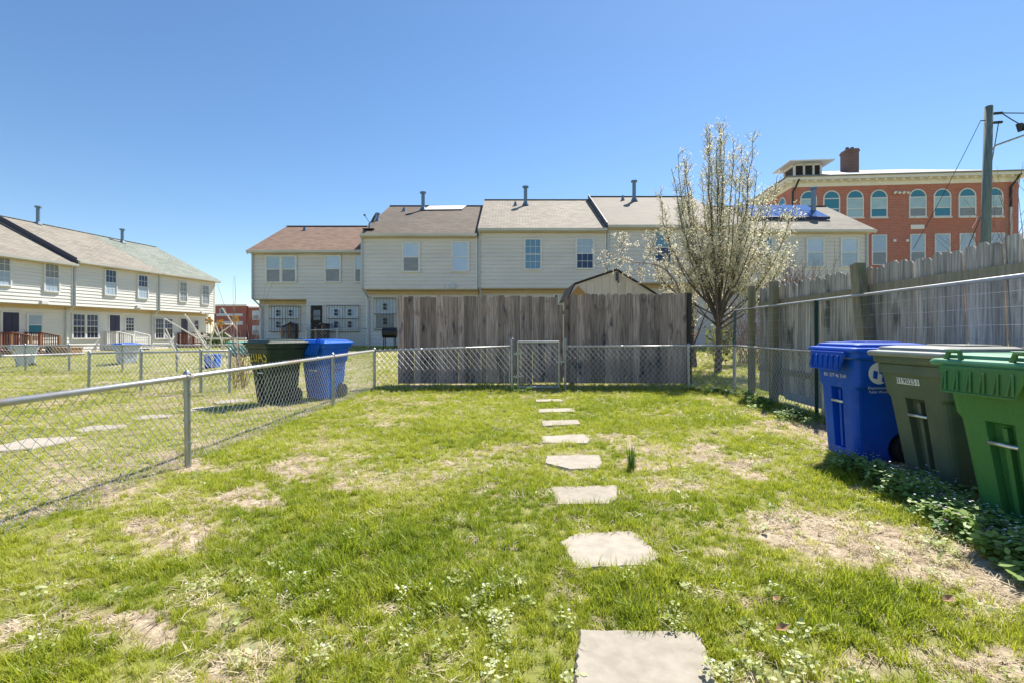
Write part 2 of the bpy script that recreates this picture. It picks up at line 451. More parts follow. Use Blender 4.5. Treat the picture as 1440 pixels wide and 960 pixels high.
# ------------------------------------------------------------ ground: one sheet to the horizon
def axis(parts):
    out = []
    for a, b, st in parts: out += list(np.arange(a, b - 1e-6, st))
    return np.array(out + [parts[-1][1]])
gx = axis([(-900,-100,100),(-100,-34,6),(-34,-12,1),(-12,-5,.25),(-5,5.4,.08),(5.4,12,.4),(12,40,1.5),(40,100,10),(100,900,100)])
gy = axis([(-60,-4,8),(-4,1.2,.4),(1.2,11,.08),(11,24,.5),(24,60,2),(60,120,10),(120,1500,115)])
XX, YY = np.meshgrid(gx, gy)
ZZ = np.vectorize(gz)(XX, YY)
near = ((YY > -2) & (YY < 12) & (np.abs(XX) < 14))
ZZ = ZZ + np.where(near, (fnoise(XX, YY, .9, 2) - .5) * .035 + (fnoise(XX, YY, .25, 5) - .5) * .018 - .008, 0)
nx, ny = len(gx), len(gy)
me = bpy.data.meshes.new('ground')
idx = np.arange(nx * ny).reshape(ny, nx)
fa = np.stack([idx[:-1,:-1], idx[:-1,1:], idx[1:,1:], idx[1:,:-1]], -1).reshape(-1, 4)
me.from_pydata(np.stack([XX, YY, ZZ], -1).reshape(-1, 3).tolist(), [], fa.tolist())
at = me.attributes.new('straw', 'FLOAT', 'POINT')
at.data.foreach_set('value', np.where(YY < 60, straw_at(XX, YY), .5).reshape(-1).astype(np.float32))
me.polygons.foreach_set('use_smooth', [True] * len(fa))
gm = mat('lawn soil', (.1,.12,.03), .95, 0, .2)
b = gm.node_tree.nodes['Principled BSDF']
tc = N(gm, 'ShaderNodeTexCoord')
def ramp2(ca, cb, sc, det=6, lo=.35, hi=.65):
    n = N(gm, 'ShaderNodeTexNoise'); n.inputs['Scale'].default_value = sc; n.inputs['Detail'].default_value = det
    L(gm, tc.outputs['Object'], n.inputs['Vector'])
    r = N(gm, 'ShaderNodeMapRange'); r.inputs['From Min'].default_value = lo; r.inputs['From Max'].default_value = hi
    L(gm, n.outputs['Fac'], r.inputs['Value'])
    x = N(gm, 'ShaderNodeMix', data_type='RGBA'); x.inputs['A'].default_value = (*ca, 1); x.inputs['B'].default_value = (*cb, 1)
    L(gm, r.outputs[0], x.inputs['Factor']); return x.outputs['Result'], n
gcol, _ = ramp2((.16,.18,.035), (.26,.25,.08), 6)
scol, sn = ramp2((.46,.38,.27), (.27,.20,.135), 26, 8)
sa = N(gm, 'ShaderNodeAttribute', attribute_name='straw')
gm_mix = N(gm, 'ShaderNodeMix', data_type='RGBA'); L(gm, gcol, gm_mix.inputs['A']); L(gm, scol, gm_mix.inputs['B'])
sr = N(gm, 'ShaderNodeMapRange'); sr.inputs['From Min'].default_value = .1; sr.inputs['From Max'].default_value = .6
L(gm, sa.outputs['Fac'], sr.inputs['Value']); L(gm, sr.outputs[0], gm_mix.inputs['Factor'])
L(gm, gm_mix.outputs['Result'], b.inputs['Base Color'])
bp = N(gm, 'ShaderNodeBump'); bp.inputs['Strength'].default_value = .6; bp.inputs['Distance'].default_value = .03
L(gm, sn.outputs['Fac'], bp.inputs['Height']); L(gm, bp.outputs[0], b.inputs['Normal'])
me.materials.append(gm)
ground = bpy.data.objects.new('ground', me); col.objects.link(ground); ground['kind'] = 'structure'

# ------------------------------------------------------------ houses
def local_hit(root, phi, yp, px, py):
    """where the sight line of a photo pixel meets the plane y=yp of a house's own axes -> (x, z) there"""
    d = Vector(((px - 720) / F, 1, -(py - HY) / F))
    c, s = math.cos(-phi), math.sin(-phi)
    def rot(v): return Vector((v.x * c - v.y * s, v.x * s + v.y * c, v.z))
    o = rot(Vector((0, 0, H)) - Vector(root)); d = rot(d)
    t = (yp - o.y) / d.y
    p = o + d * t
    return p.x, p.z

def lap_sheet(mb, x0, x1, z0, z1, y, step=.2, t=.5):
    z = z0
    while z < z1 - 1e-3:
        zt = min(z + step, z1)
        g = z + .028
        mb.face([(x0, y - .038, g), (x1, y - .038, g), (x1, y - .014, zt), (x0, y - .014, zt)], t)
        mb.face([(x0, y - .001, g), (x1, y - .001, g), (x1, y - .038, g), (x0, y - .038, g)], t)
        mb.face([(x0, y - .001, z), (x1, y - .001, z), (x1, y - .001, g), (x0, y - .001, g)], t)
        mb.face([(x0, y - .014, z), (x1, y - .014, z), (x1, y - .001, z), (x0, y - .001, z)], t)
        z = zt

def make_window(house, x0, z0, x1, z1, y, panes=('glass_blind_sky', 'glass_grey'), grid=(0, 0), bars=False, name='window', double=False, frame_mat='trim',
                meet=.5):
    if frame_mat == 'trim': y -= .026
    f = MB(); fw = .07
    f.box((x0 - fw, y - .07, z0 - fw), (x0, y + .05, z1 + fw)); f.box((x1, y - .07, z0 - fw), (x1 + fw, y + .05, z1 + fw))
    f.box((x0, y - .07, z1), (x1, y + .05, z1 + fw)); f.box((x0, y - .085, z0 - fw), (x1, y + .05, z0))
    units = [(x0, x1)]
    if double:
        xm = (x0 + x1) / 2; f.box((xm - .05, y - .068, z0), (xm + .05, y + .05, z1)); units = [(x0, xm - .05), (xm + .05, x1)]
    zm = z0 + (z1 - z0) * meet
    for a, c in units:
        f.box((a, y - .055, zm - .025), (c, y + .02, zm + .025))
        for q in (a, c - .03):
            f.box((q, y - .05, z0), (q + .03, y - .03, zm - .025)); f.box((q, y - .05, zm + .025), (q + .03, y - .03, z1))
        gxn, gzn = grid
        for i in range(1, gxn):
            xx = a + (c - a) * i / gxn
            f.box((xx - .008, y - .047, z0), (xx + .008, y - .032, zm - .025)); f.box((xx - .008, y - .047, zm + .025), (xx + .008, y - .032, z1))
        for za, zb in ((z0, zm - .025), (zm + .025, z1)):
            for i in range(1, gzn):
                zz = za + (zb - za) * i / gzn
                f.box((a + .03, y - .0455, zz - .011), (c - .03, y - .0335, zz + .011))
    w = f.build(name, M[frame_mat], house)
    for k, (a, c) in enumerate(units):
        for za, zb, pm in ((zm, z1, panes[0]), (z0, zm, panes[1])):
            p = MB(); p.box((a, y - .037, za), (c, y - .027, zb)); p.build('pane', M[pm], w)
    if bars:
        bm_ = MB(); n = max(4, int((x1 - x0) / .13)); yb = y - .16
        for i in range(n + 1):
            xx = x0 - .05 + (x1 - x0 + .1) * i / n
            bm_.bar((xx, yb, z0 - .06), (xx, yb, z1 + .06), .014, .014)
        for zz in (z0 - .06, zm, z1 + .06): bm_.bar((x0 - .06, yb - .012, zz), (x1 + .06, yb - .012, zz), .028, .03, up=(0,0,1))
        for xx in (x0 - .05, x1 + .05):
            for zz in (z0, z1): bm_.bar((xx, yb, zz), (xx, y, zz), .02, .02)
        cs = [(x0 + x1) / 2] if not double else [x0 + (x1 - x0) * .27, x0 + (x1 - x0) * .73]
        for xx in cs:
            for zz in ((z0 + zm) / 2, (zm + z1) / 2):
                for dz in (-.09, .09):
                    pl = [(xx + .085 * math.cos(a_ * math.pi / 4), zz + dz + .085 * math.sin(a_ * math.pi / 4)) for a_ in range(8)]
                    bm_.prism(pl, lambda u, v, d: (u, d, v), yb - .02, yb - .005)
        bm_.build('security_bars', M['black'], w)
    return w

def make_door(house, x0, z0, x1, z1, y, m='door_navy', storm=False):
    y -= .03
    f = MB(); fw = .07
    f.box((x0 - fw, y - .05, z0), (x0, y + .05, z1 + fw)); f.box((x1, y - .05, z0), (x1 + fw, y + .05, z1 + fw)); f.box((x0, y - .05, z1), (x1, y + .05, z1 + fw))
    f.build('door_frame', M['trim'], house)
    d = MB(); d.box((x0, y - .03, z0), (x1, y + .02, z1))
    for a, c in ((.12, .45), (.55, .88)):
        for e, g in ((.08, .45), (.52, .92)):
            d.box((x0 + (x1-x0) * a, y - .042, z0 + (z1-z0) * e), (x0 + (x1-x0) * c, y - .03, z0 + (z1-z0) * g))
    do = d.build('door', M[m], house, bevel=.006)
    h = MB(); h.tube([(x1 - .1, y - .1, z0 + .95), (x1 - .1, y - .03, z0 + .95)], .03, 8); h.build('handle', M['steel'], do)
    if storm:
        s = MB(); n = 7
        for i in range(n + 1):
            xx = x0 + (x1 - x0) * i / n; s.bar((xx, y - .1, z0), (xx, y - .1, z1), .02, .02)
        for zz in (z0 + .02, z0 + .8, z0 + 1.1, z1 - .02): s.bar((x0, y - .112, zz), (x1, y - .112, zz), .024, .04)
        for k in range(9):
            a = math.pi * k / 8; b_ = math.pi * (k + 1) / 8
            s.bar(((x0+x1)/2 + .28*math.cos(a), y - .115, z0 + 1.1 + .28*math.sin(a)), ((x0+x1)/2 + .28*math.cos(b_), y - .115, z0 + 1.1 + .28*math.sin(b_)), .02, .02)
        s.build('security_grille', M['black'], do)
        g = MB(); g.box((x0 + .12, y - .05, z0 + 1.15), (x1 - .12, y - .043, z1 - .25)); g.build('door_glass', M['glass_blind_sky'], do)

def make_house(label, cat, loc, phi, w, depth, eave, ridge, half, jetty_z, jd, siding, roofm, group, base=0, jx=None, ends=(True, True), oh=.25,
               rake=(.12, .12), gut=True):
    """local axes: x along the front, y into the house, z up; loc is the front left corner at the ground"""
    h = thing('row_house', label, cat, loc, phi, group, local=True)
    mb = MB()
    e = .008
    lap_sheet(mb, e, w - e, jetty_z, eave - .02, 0)
    jx0, jx1 = jx if jx else (e, w - e)
    lap_sheet(mb, jx0, jx1, base + .02, jetty_z - .18, jd)
    if jx:
        lap_sheet(mb, jx1, w - e, base + .02, jetty_z, 0)
        mb.face([(jx1, 0, base), (jx1, jd, base), (jx1, jd, jetty_z), (jx1, 0, jetty_z)])
    # ends and back
    for sgn, x in ((0, e), (1, w - e)):
        z0 = base
        prof = [(0, jetty_z), (0, eave - .02), (half, ridge - .06), (depth, eave - .02), (depth, base), (jd, base), (jd, jetty_z)]
        mb.face([(x, a, c) for a, c in prof] if sgn else [(x, a, c) for a, c in reversed(prof)])
        if ends[sgn]:
            for k in range(int((eave - base) / .2)):
                z = base + .2 * k
                xs = -1 if sgn == 0 else 1
                ya = jd if z < jetty_z else 0
                mb.face([(x, ya, z + .2), (x + xs * .002, ya, z + .2), (x + xs * .02, ya, z), (x + xs * .02, depth, z), (x + xs * .002, depth, z + .2)])
    mb.face([(e, depth, base), (e, depth, eave), (w - e, depth, eave), (w - e, depth, base)])
    mb.build('wall', M[siding], h)
    so = MB(); so.box((jx0, .012, jetty_z - .03), (jx1, jd, jetty_z - .004)); so.box((jx0, jd - .03, jetty_z - .24), (jx1, jd + .01, jetty_z - .032))  # soffit, plus a frieze board added for the bounce-lit strip below it
    so.build('soffit', M['soffit'], h)
    tr = MB()
    for x in (e, w - e - .09): tr.box((x, -.048, jetty_z), (x + .09, -.001, eave - .16))
    for x in (jx0, jx1 - .09): tr.box((x, jd - .048, base), (x + .09, jd - .001, jetty_z - .25))
    tr.box((e, -.045, eave - .16), (w - e, -.001, eave - .03))
    tr.build('corner_trim', M['trim'], h)
    # roof
    sl = (ridge - eave) / half
    ro = MB(); x0, x1 = -rake[0], w + rake[1]; th = .1
    def slab(ya, za, yb, zb):
        vs = [(x0, ya, za), (x1, ya, za), (x1, yb, zb), (x0, yb, zb), (x0, ya, za - th), (x1, ya, za - th), (x1, yb, zb - th), (x0, yb, zb - th)]
        ro.raw(vs, [(0,1,2,3), (7,6,5,4), (0,4,5,1), (1,5,6,2), (3,7,4,0)])
    slab(-oh, eave - sl * oh + .04, half, ridge)
    vs_b = (depth + oh, eave - sl * oh + .04)
    ro.raw([(x0, half, ridge), (x1, half, ridge), (x1, vs_b[0], vs_b[1]), (x0, vs_b[0], vs_b[1])], [(0,1,2,3)])
    ro.bar((x0, half, ridge + .004), (x1, half, ridge + .004), .26, .02)
    roof = ro.build('roof', M[roofm], h)
    for xr_ in (x0 - .002, x1 + .002):
        if rake[0] <= 0 and rake[1] <= 0: break
        fa = MB(); fa.bar((xr_, -oh, eave - sl * oh - .09), (xr_, half, ridge - .13), .03, .2)
        fa.build('rake_board', M['trim'], roof)
    if False: fa.bar((x0 - .002, -oh, eave - sl * oh - .09), (x0 - .002, half, ridge - .13), .03, .2); fa.bar((x1 + .002, -oh, eave - sl * oh - .09), (x1 + .002, half, ridge - .13), .03, .2)
    if gut:
        g = MB(); ge = eave - sl * oh + .0
        g.prism([(-oh - .13, ge + .02), (-oh - .12, ge - .10), (-oh - .02, ge - .13), (-oh - .002, ge - .13), (-oh - .002, ge + .02)], lambda u, v, d: (d, u, v), x0 + .02, x1 - .02)
        g.build('gutter', M['gutter'], h)
        s2 = MB(); s2.box((e, -oh, ge - .16), (w - e, -.03, ge - .135)); s2.build('eave_board', M['soffit'], h)
    return h, roof, sl

def downspout(h, x, eave, jz, jd, y=0, side=1, base=0):
    mb = MB()
    pts = [(x, y - .2, eave - .12), (x, y - .08, eave - .35), (x, y - .08, jz + .05)]
    if jd > 0: pts += [(x + .1 * side, y + jd - .3, jz - .3), (x + .12 * side, y + jd - .1, jz - .45), (x + .12 * side, y + jd - .1, base + .15), (x + .12 * side, y + jd - .3, base + .05)]
    else: pts += [(x, y - .08, base + .1)]
    mb.tube(pts, .055, 4); mb.build('downspout', M['downspout'], h)

def vent(roof, x, y, z, top, r=.11, cap=True):
    mb = MB(); mb.tube([(x, y, z - .15), (x, y, top - .12)], r, 10)
    if cap: mb.tube([(x, y, top - .14), (x, y, top - .11), (x, y, top - .02), (x, y, top)], [r * 1.0, r * 1.75, r * 1.75, r * 1.2], 10)
    mb.tube([(x, y - .02, z - .1), (x, y - .02, z + .12)], [r * 2.2, r * 1.2], 10)
    return mb.build('vent_pipe', M['pipe'], roof, smooth=False)

def roof_hit(h, phi, loc, sl, eave, half, px, py):
    """photo pixel -> point on the front roof slope in the house's axes"""
    d = Vector(((px - 720) / F, 1, -(py - HY) / F))
    c, s = math.cos(-phi), math.sin(-phi)
    def rot(v): return Vector((v.x * c - v.y * s, v.x * s + v.y * c, v.z))
    o = rot(Vector((0, 0, H)) - Vector(loc)); d = rot(d)
    # z = eave + .04 + sl*y
    t = (eave + .04 + sl * o.y - o.z) / (d.z - sl * d.y)
    return o + d * t

def zat(py, Z): return H - (py - HY) / F * Z

GROW = 'row houses across the back'
GB = .57
# --- house with the red brown roof (far left of the back row)
def back_house(label, X0, X1, Y, eave_py, ridge_py, jet_py, jd, roofm, jx=None, ends=(False, False), base=GB, half=None, rake=(0, 0), jetY=None):
    loc = (X0, Y, GB)
    eave = zat(eave_py, Y) - GB; half = half or 29.9 - Y
    ridge = zat(ridge_py, 29.9) - GB
    h, roof, sl = make_house(label, 'house', loc, 0, X1 - X0, half * 2, eave, ridge, half, zat(jet_py, Y) - GB, jd, 'siding', roofm, GROW, -.1, jx, ends, rake=rake)
    return dict(h=h, roof=roof, sl=sl, loc=loc, phi=0, eave=eave, half=half, ridge=ridge, jz=zat(jet_py, Y) - GB, jd=jd, w=X1 - X0)
def win(hd, r, floor='up', **kw):
    x0, z1 = local_hit(hd['loc'], hd['phi'], 0 if floor == 'up' else hd['jd'], r[0], r[1])
    x1, _ = local_hit(hd['loc'], hd['phi'], 0 if floor == 'up' else hd['jd'], r[2], r[1])
    xm = (r[0] + r[2]) / 2
    _, z1 = local_hit(hd['loc'], hd['phi'], 0 if floor == 'up' else hd['jd'], xm, r[1])
    _, z0 = local_hit(hd['loc'], hd['phi'], 0 if floor == 'up' else hd['jd'], xm, r[3])
    return make_window(hd['h'], x0 + .06, z0 + .06, x1 - .06, z1 - .06, 0 if floor == 'up' else hd['jd'], **kw)
def vnt(hd, px, ptop, pbase, r=.11, cap=True):
    p = roof_hit(hd['h'], hd['phi'], hd['loc'], hd['sl'], hd['eave'], hd['half'], px, pbase)
    if p.y > hd['half'] - .15:
        k = hd['half'] - .15; p = Vector((p.x * 1, k, hd['eave'] + .04 + hd['sl'] * k))
    wy = hd['loc'][1] + p.y * math.cos(hd['phi']) + p.x * math.sin(hd['phi'])
    top = zat(ptop, wy) - hd['loc'][2]
    return vent(hd['roof'], p.x, p.y, p.z, top, r, cap)

h1 = back_house('cream row house with a red-brown shingle roof and barred ground floor windows', -14.18, -7.79, 25.6, 350.5, 318.5, 421, .75, 'roof_red', ends=(True, False), jx=(.008, 2.98), rake=(.15, 0))
win(h1, (374, 360, 418, 398), double=True, panes=('glass_blind_sky', 'glass_grey'))
win(h1, (457, 359.5, 480, 397.5), panes=('glass_white_sky', 'glass_grey'))
win(h1, (498.5, 360, 509.5, 397.5), panes=('glass_white_sky', 'glass_grey'))
win(h1, (380.5, 431, 422.5, 466.5), 'low', double=True, panes=('glass_white_sky', 'glass_blind_sky'), bars=True)
win(h1, (461, 430, 506, 466.5), double=True, panes=('glass_white_sky', 'glass_blind_sky'), bars=True)
make_door(h1['h'], *[local_hit(h1['loc'], 0, 0, 438.5, 474)[0], .22, local_hit(h1['loc'], 0, 0, 454, 474)[0], local_hit(h1['loc'], 0, 0, 446, 430)[1]], 0, 'black', True)
vnt(h1, 429, 317, 323, .07, False)
downspout(h1['h'], .06, h1['eave'], h1['jz'], .75, base=0)

h2 = back_house('cream row house with streaked dark brown roof and pale patch at its ridge', -7.77, -1.77, 24.2, 327.5, 290, 407, .75, 'roof_brown', ends=(True, False))
win(h2, (566, 341, 591, 383), panes=('glass_white_sky', 'glass_grey'))
win(h2, (634.5, 340, 660, 382.5), panes=('glass_white_sky', 'glass_white_sky'))
win(h2, (527, 420, 557.5, 464), 'low', panes=('glass_blind_sky', 'glass_grey'), bars=True)
vnt(h2, 595, 270, 295)
vnt(h2, 568.5, 289.5, 296, .07, False)
vnt(h2, 531, 299.5, 310, .075, True)
vb = MB(); xa, za = local_hit(h2['loc'], 0, 0, 633.5, 406); xb, zb = local_hit(h2['loc'], 0, 0, 640.6, 398.7)
vb.box((xa, -.12, za), (xb, -.02, zb)); vb.build('vent_hood', M['downspout'], h2['h'])
pts = [roof_hit(h2['h'], 0, h2['loc'], h2['sl'], h2['eave'], h2['half'], *p) for p in ((596, 296), (650, 295.2), (656, 290.2), (604, 290.6))]
tp = MB(); up = Vector((0, -.4, .9))
tp.raw([p + up * .012 for p in pts] + [p + up * .05 for p in pts], [(4,5,6,7), (0,1,5,4), (1,2,6,5), (2,3,7,6), (3,0,4,7)]); tp.build('roof_patch', M['tarp'], h2['roof'])
downspout(h2['h'], .05, h2['eave'], h2['jz'], .75)

h3 = back_house('cream row house with wavy tan shingle roof behind the small shed', -1.75, 4.87, 24.2, 320, 281.5, 405.5, .75, 'roof_tan')
win(h3, (736.5, 336, 762, 380), panes=('glass_sky_blue', 'glass_sky_blue'), grid=(3, 2))
win(h3, (809, 335, 835.5, 379), panes=('glass_blind_sky', 'glass_navy'), grid=(3, 2))
vnt(h3, 739, 262, 288)
vnt(h3, 724.6, 281, 288.5, .06, False)
downspout(h3['h'], .06, h3['eave'], h3['jz'], .75)
win(h3, (778, 414, 786, 440), 'low', panes=('glass_navy', 'glass_navy'))

h4 = back_house('cream row house with grey-tan roof standing behind the blossoming tree', 4.89, 11.48, 24.2, 315.5, 277, 398, .75, 'roof_grey')
win(h4, (919, 326, 944.5, 371), panes=('glass_sky_blue', 'glass_navy'))
win(h4, (996, 326, 1022, 371), panes=('glass_sky_blue', 'glass_navy'))
vnt(h4, 891.7, 254, 282)
vnt(h4, 875.6, 272.5, 281, .06, False)
downspout(h4['h'], .06, h4['eave'], h4['jz'], .75)
fl = MB(); fl.bar((-.03, -.25, h4['eave'] - .12), (-.03, h4['half'], h4['ridge'] - .0), .05, .30); fl.build('roof_step_flashing', M['flash'], h4['roof'])

h5 = back_house('cream end row house with solar panels, beside the red brick building', 11.50, 19.72, 26.0, 321.5, 290.5, 402, .75, 'roof_dusk', ends=(True, True), rake=(.05, .25))
for r_, p_ in (((1133, 335, 1158, 376), ('glass_white_sky', 'glass_blind_sky')), ((1181, 335, 1206, 376), ('glass_white_sky', 'glass_blind_sky')), ((1062, 335, 1086, 376), ('glass_sky_blue', 'glass_navy'))):
    win(h5, r_, panes=p_)
vnt(h5, 1144, 264, 300, .14)
downspout(h5['h'], h5['w'] - .1, h5['eave'], h5['jz'], .75)
sa_, sb_ = .34 * h5['half'], .90 * h5['half']
x_l = local_hit(h5['loc'], 0, sa_, 1050, 300)[0]; x_r = local_hit(h5['loc'], 0, sa_, 1166, 300)[0]
def rp(x, y, up): return (x, y - up * .4, h5['eave'] + .04 + h5['sl'] * y + up * .9)
ncol = 5
for i in range(ncol):
    for j in range(2):
        xa, xb = x_l + (x_r - x_l) * i / ncol + .03, x_l + (x_r - x_l) * (i + 1) / ncol - .03
        ya, yb = sa_ + (sb_ - sa_) * j / 2 + .02, sa_ + (sb_ - sa_) * (j + 1) / 2 - .02
        fr = MB()
        lo_, hi_ = .10, .17
        q0 = [rp(xa, ya, lo_), rp(xb, ya, lo_), rp(xb, yb, lo_), rp(xa, yb, lo_)]; q1 = [rp(xa, ya, hi_), rp(xb, ya, hi_), rp(xb, yb, hi_), rp(xa, yb, hi_)]
        fr.raw(q0 + q1, [(0,1,5,4), (1,2,6,5), (2,3,7,6), (3,0,4,7), (3,2,1,0), (4,5,6,7)])
        pn = fr.build('solar_panel', M['solar'], h5['roof'])
sk = MB(); sk.raw([rp(x_l, sa_ - .01, .02), rp(x_r, sa_ - .01, .02), rp(x_r, sa_ - .01, .19), rp(x_l, sa_ - .01, .19), rp(x_l, sa_ - .04, .02), rp(x_r, sa_ - .04, .02), rp(x_r, sa_ - .04, .19), rp(x_l, sa_ - .04, .19)],
       [(4,5,6,7), (0,3,2,1), (3,7,6,2), (0,1,5,4)]); sk.build('panel_skirt', M['solar_frame'], h5['roof'])

# satellite dish at the left corner of the dark brown roof
p = roof_hit(None, 0, h2['loc'], h2['sl'], h2['eave'], h2['half'], 519, 323)
wp = Vector(h2['loc']) + p
sd = thing('satellite_dish', 'small grey satellite dish on the left corner of the dark brown roof', 'dish', wp)
mb = MB(); mb.tube([wp + Vector((0, 0, -.05)), wp + Vector((0, 0, .30)), wp + Vector((.1, .05, .42))], .03, 6); mb.box(wp + Vector((-.3, -.2, -.02)), wp + Vector((.3, .2, .02))); mb.build('mast', M['dark'], sd)
mb = MB(); c0 = wp + Vector((.22, .05, .62)); nd = Vector((-.80, -.25, .45)).normalized(); u = nd.cross(Vector((0,0,1))).normalized(); v = nd.cross(u)
rings = []
for rr, dd in ((0, -.08), (.12, -.07), (.23, -.03), (.32, .02)):
    rings.append([c0 + nd * dd + (u * math.cos(a * math.pi / 8) * rr * .8 + v * math.sin(a * math.pi / 8) * rr) for a in range(16)])
for i in range(3):
    for a in range(16):
        mb.face([rings[i][a], rings[i][(a+1) % 16], rings[i+1][(a+1) % 16], rings[i+1][a]])
        mb.face([q - nd * .015 for q in (rings[i+1][a], rings[i+1][(a+1) % 16], rings[i][(a+1) % 16], rings[i][a])])
mb.build('reflector', M['dish'], sd)
mb = MB(); mb.tube([c0 + v * .35, c0 + nd * .45 + v * .12], .015, 5); mb.tube([c0 + nd * .40 + v * .12, c0 + nd * .5 + v * .10], .05, 6); mb.build('feed_arm', M['dark'], sd)

# --- left row, seen at an angle
PHI = math.atan2(.989, .146)
ROWP = Vector((-27.7, 25.4, 0)); RD = Vector((.146, .989, 0)).normalized()
def s_at(px):  # distance along the row's front for a photo column
    k = (px - 720) / F
    # (P.x + s*RD.x) = k*(P.y + s*RD.y)
    return (k * ROWP.y - ROWP.x) / (RD.x - k * RD.y)
GL = 'row houses on the left'
gbase = .1
def left_house(label, pxa, pxb, eave_z, ridge_z, roofm, ends, s0=None):
    a = s_at(pxa) if s0 is None else s0; b_ = s_at(pxb)
    loc = ROWP + RD * a; loc = (loc.x, loc.y, gbase)
    h, roof, sl = make_house(label, 'house', loc, PHI, b_ - a, 11.9, eave_z - gbase, ridge_z - gbase, 5.95, 2.78, .6, 'siding_left', roofm, GL, -.1, None, ends, oh=.36, rake=(0, .2 if ends[1] else 0))
    return dict(h=h, roof=roof, sl=sl, loc=loc, phi=PHI, eave=eave_z - gbase, half=5.95, ridge=ridge_z - gbase, jz=2.78, jd=.6, w=b_ - a)
hb = left_house('pale sided row house with grey roof at the left edge, brown deck at its door', -150, 102.5, 5.62, 8.5, 'roof_dusk', (False, False), s0=s_at(102.5) - 6.2)
hc = left_house('pale sided row house with white stoop in the left row', 103, 222, 5.85, 8.78, 'roof_dusk', (False, False))
hd_ = left_house('pale sided end row house with grey-green roof in the left row', 222.3, 302, 5.85, 8.78, 'roof_green', (False, True))
for r_ in ((-14, 360, 15, 402), (60.5, 371, 83, 411)): win(hb, r_, panes=('glass_grey', 'glass_blind_sky'), grid=(3, 2))
win(hb, (36.5, 442, 59.5, 472), 'low', panes=('glass_blind_sky', 'glass_teal'))
for r_ in ((146, 379.5, 163.5, 416), (192.5, 387, 207.5, 420.5)): win(hc, r_, panes=('glass_navy', 'glass_blind_sky'), grid=(3, 2))
win(hc, (100, 441.5, 138, 476.5), 'low', double=True, panes=('glass_navy', 'glass_dark'), grid=(3, 2))
win(hc, (174.5, 446, 188.5, 466.5), 'low', panes=('glass_navy', 'glass_dark'), grid=(3, 2))
for r_ in ((251, 396.5, 262.5, 425), (282.5, 401.5, 293.5, 428.5)): win(hd_, r_, panes=('glass_grey', 'glass_grey'), grid=(2, 2))
win(hd_, (216.5, 447.5, 242.5, 476.5), 'low', double=True, panes=('glass_navy', 'glass_dark'), grid=(3, 2))
win(hd_, (271, 450, 279, 465), 'low', panes=('glass_navy', 'glass_dark'))
def ldoor(hd, pa, pb, ptop, m='door_navy'):
    xa = local_hit(hd['loc'], PHI, .6, pa, ptop)[0]; xb = local_hit(hd['loc'], PHI, .6, pb, ptop)[0]; z1 = local_hit(hd['loc'], PHI, .6, (pa+pb)/2, ptop)[1]
    make_door(hd['h'], xa, z1 - 2.05, xb, z1, .6, m); return xa, xb, z1 - 2.05
dB = ldoor(hb, 2.5, 25.5, 439.5); dC = ldoor(hc, 153, 167.5, 443.5); dD = ldoor(hd_, 253.5, 263, 448.5)
vnt(hb, 52, 289.5, 312) if False else None
vnt(hc, 52.5, 290, 314); vnt(hd_, 172, 322, 341)
for hh in (hc, hd_): downspout(hh['h'], .05, hh['eave'], hh['jz'], .6, side=-.5)
fl = MB(); fl.bar((-.03, -.25, hc['eave'] - .14), (-.03, hc['half'], hc['ridge'] - .02), .05, .32); fl.build('roof_step_flashing', M['flash'], hc['roof'])
for hh, px_, py_ in ((hb, 61, 426), (hc, 194, 432), (hd_, 284, 440)):
    xa, za = local_hit(hh['loc'], PHI, 0, px_, py_)
    v_ = MB(); v_.box((xa - .18, -.14, za - .1), (xa + .18, -.02, za + .12)); v_.build('vent_hood', M['trim'], hh['h'], bevel=.02)

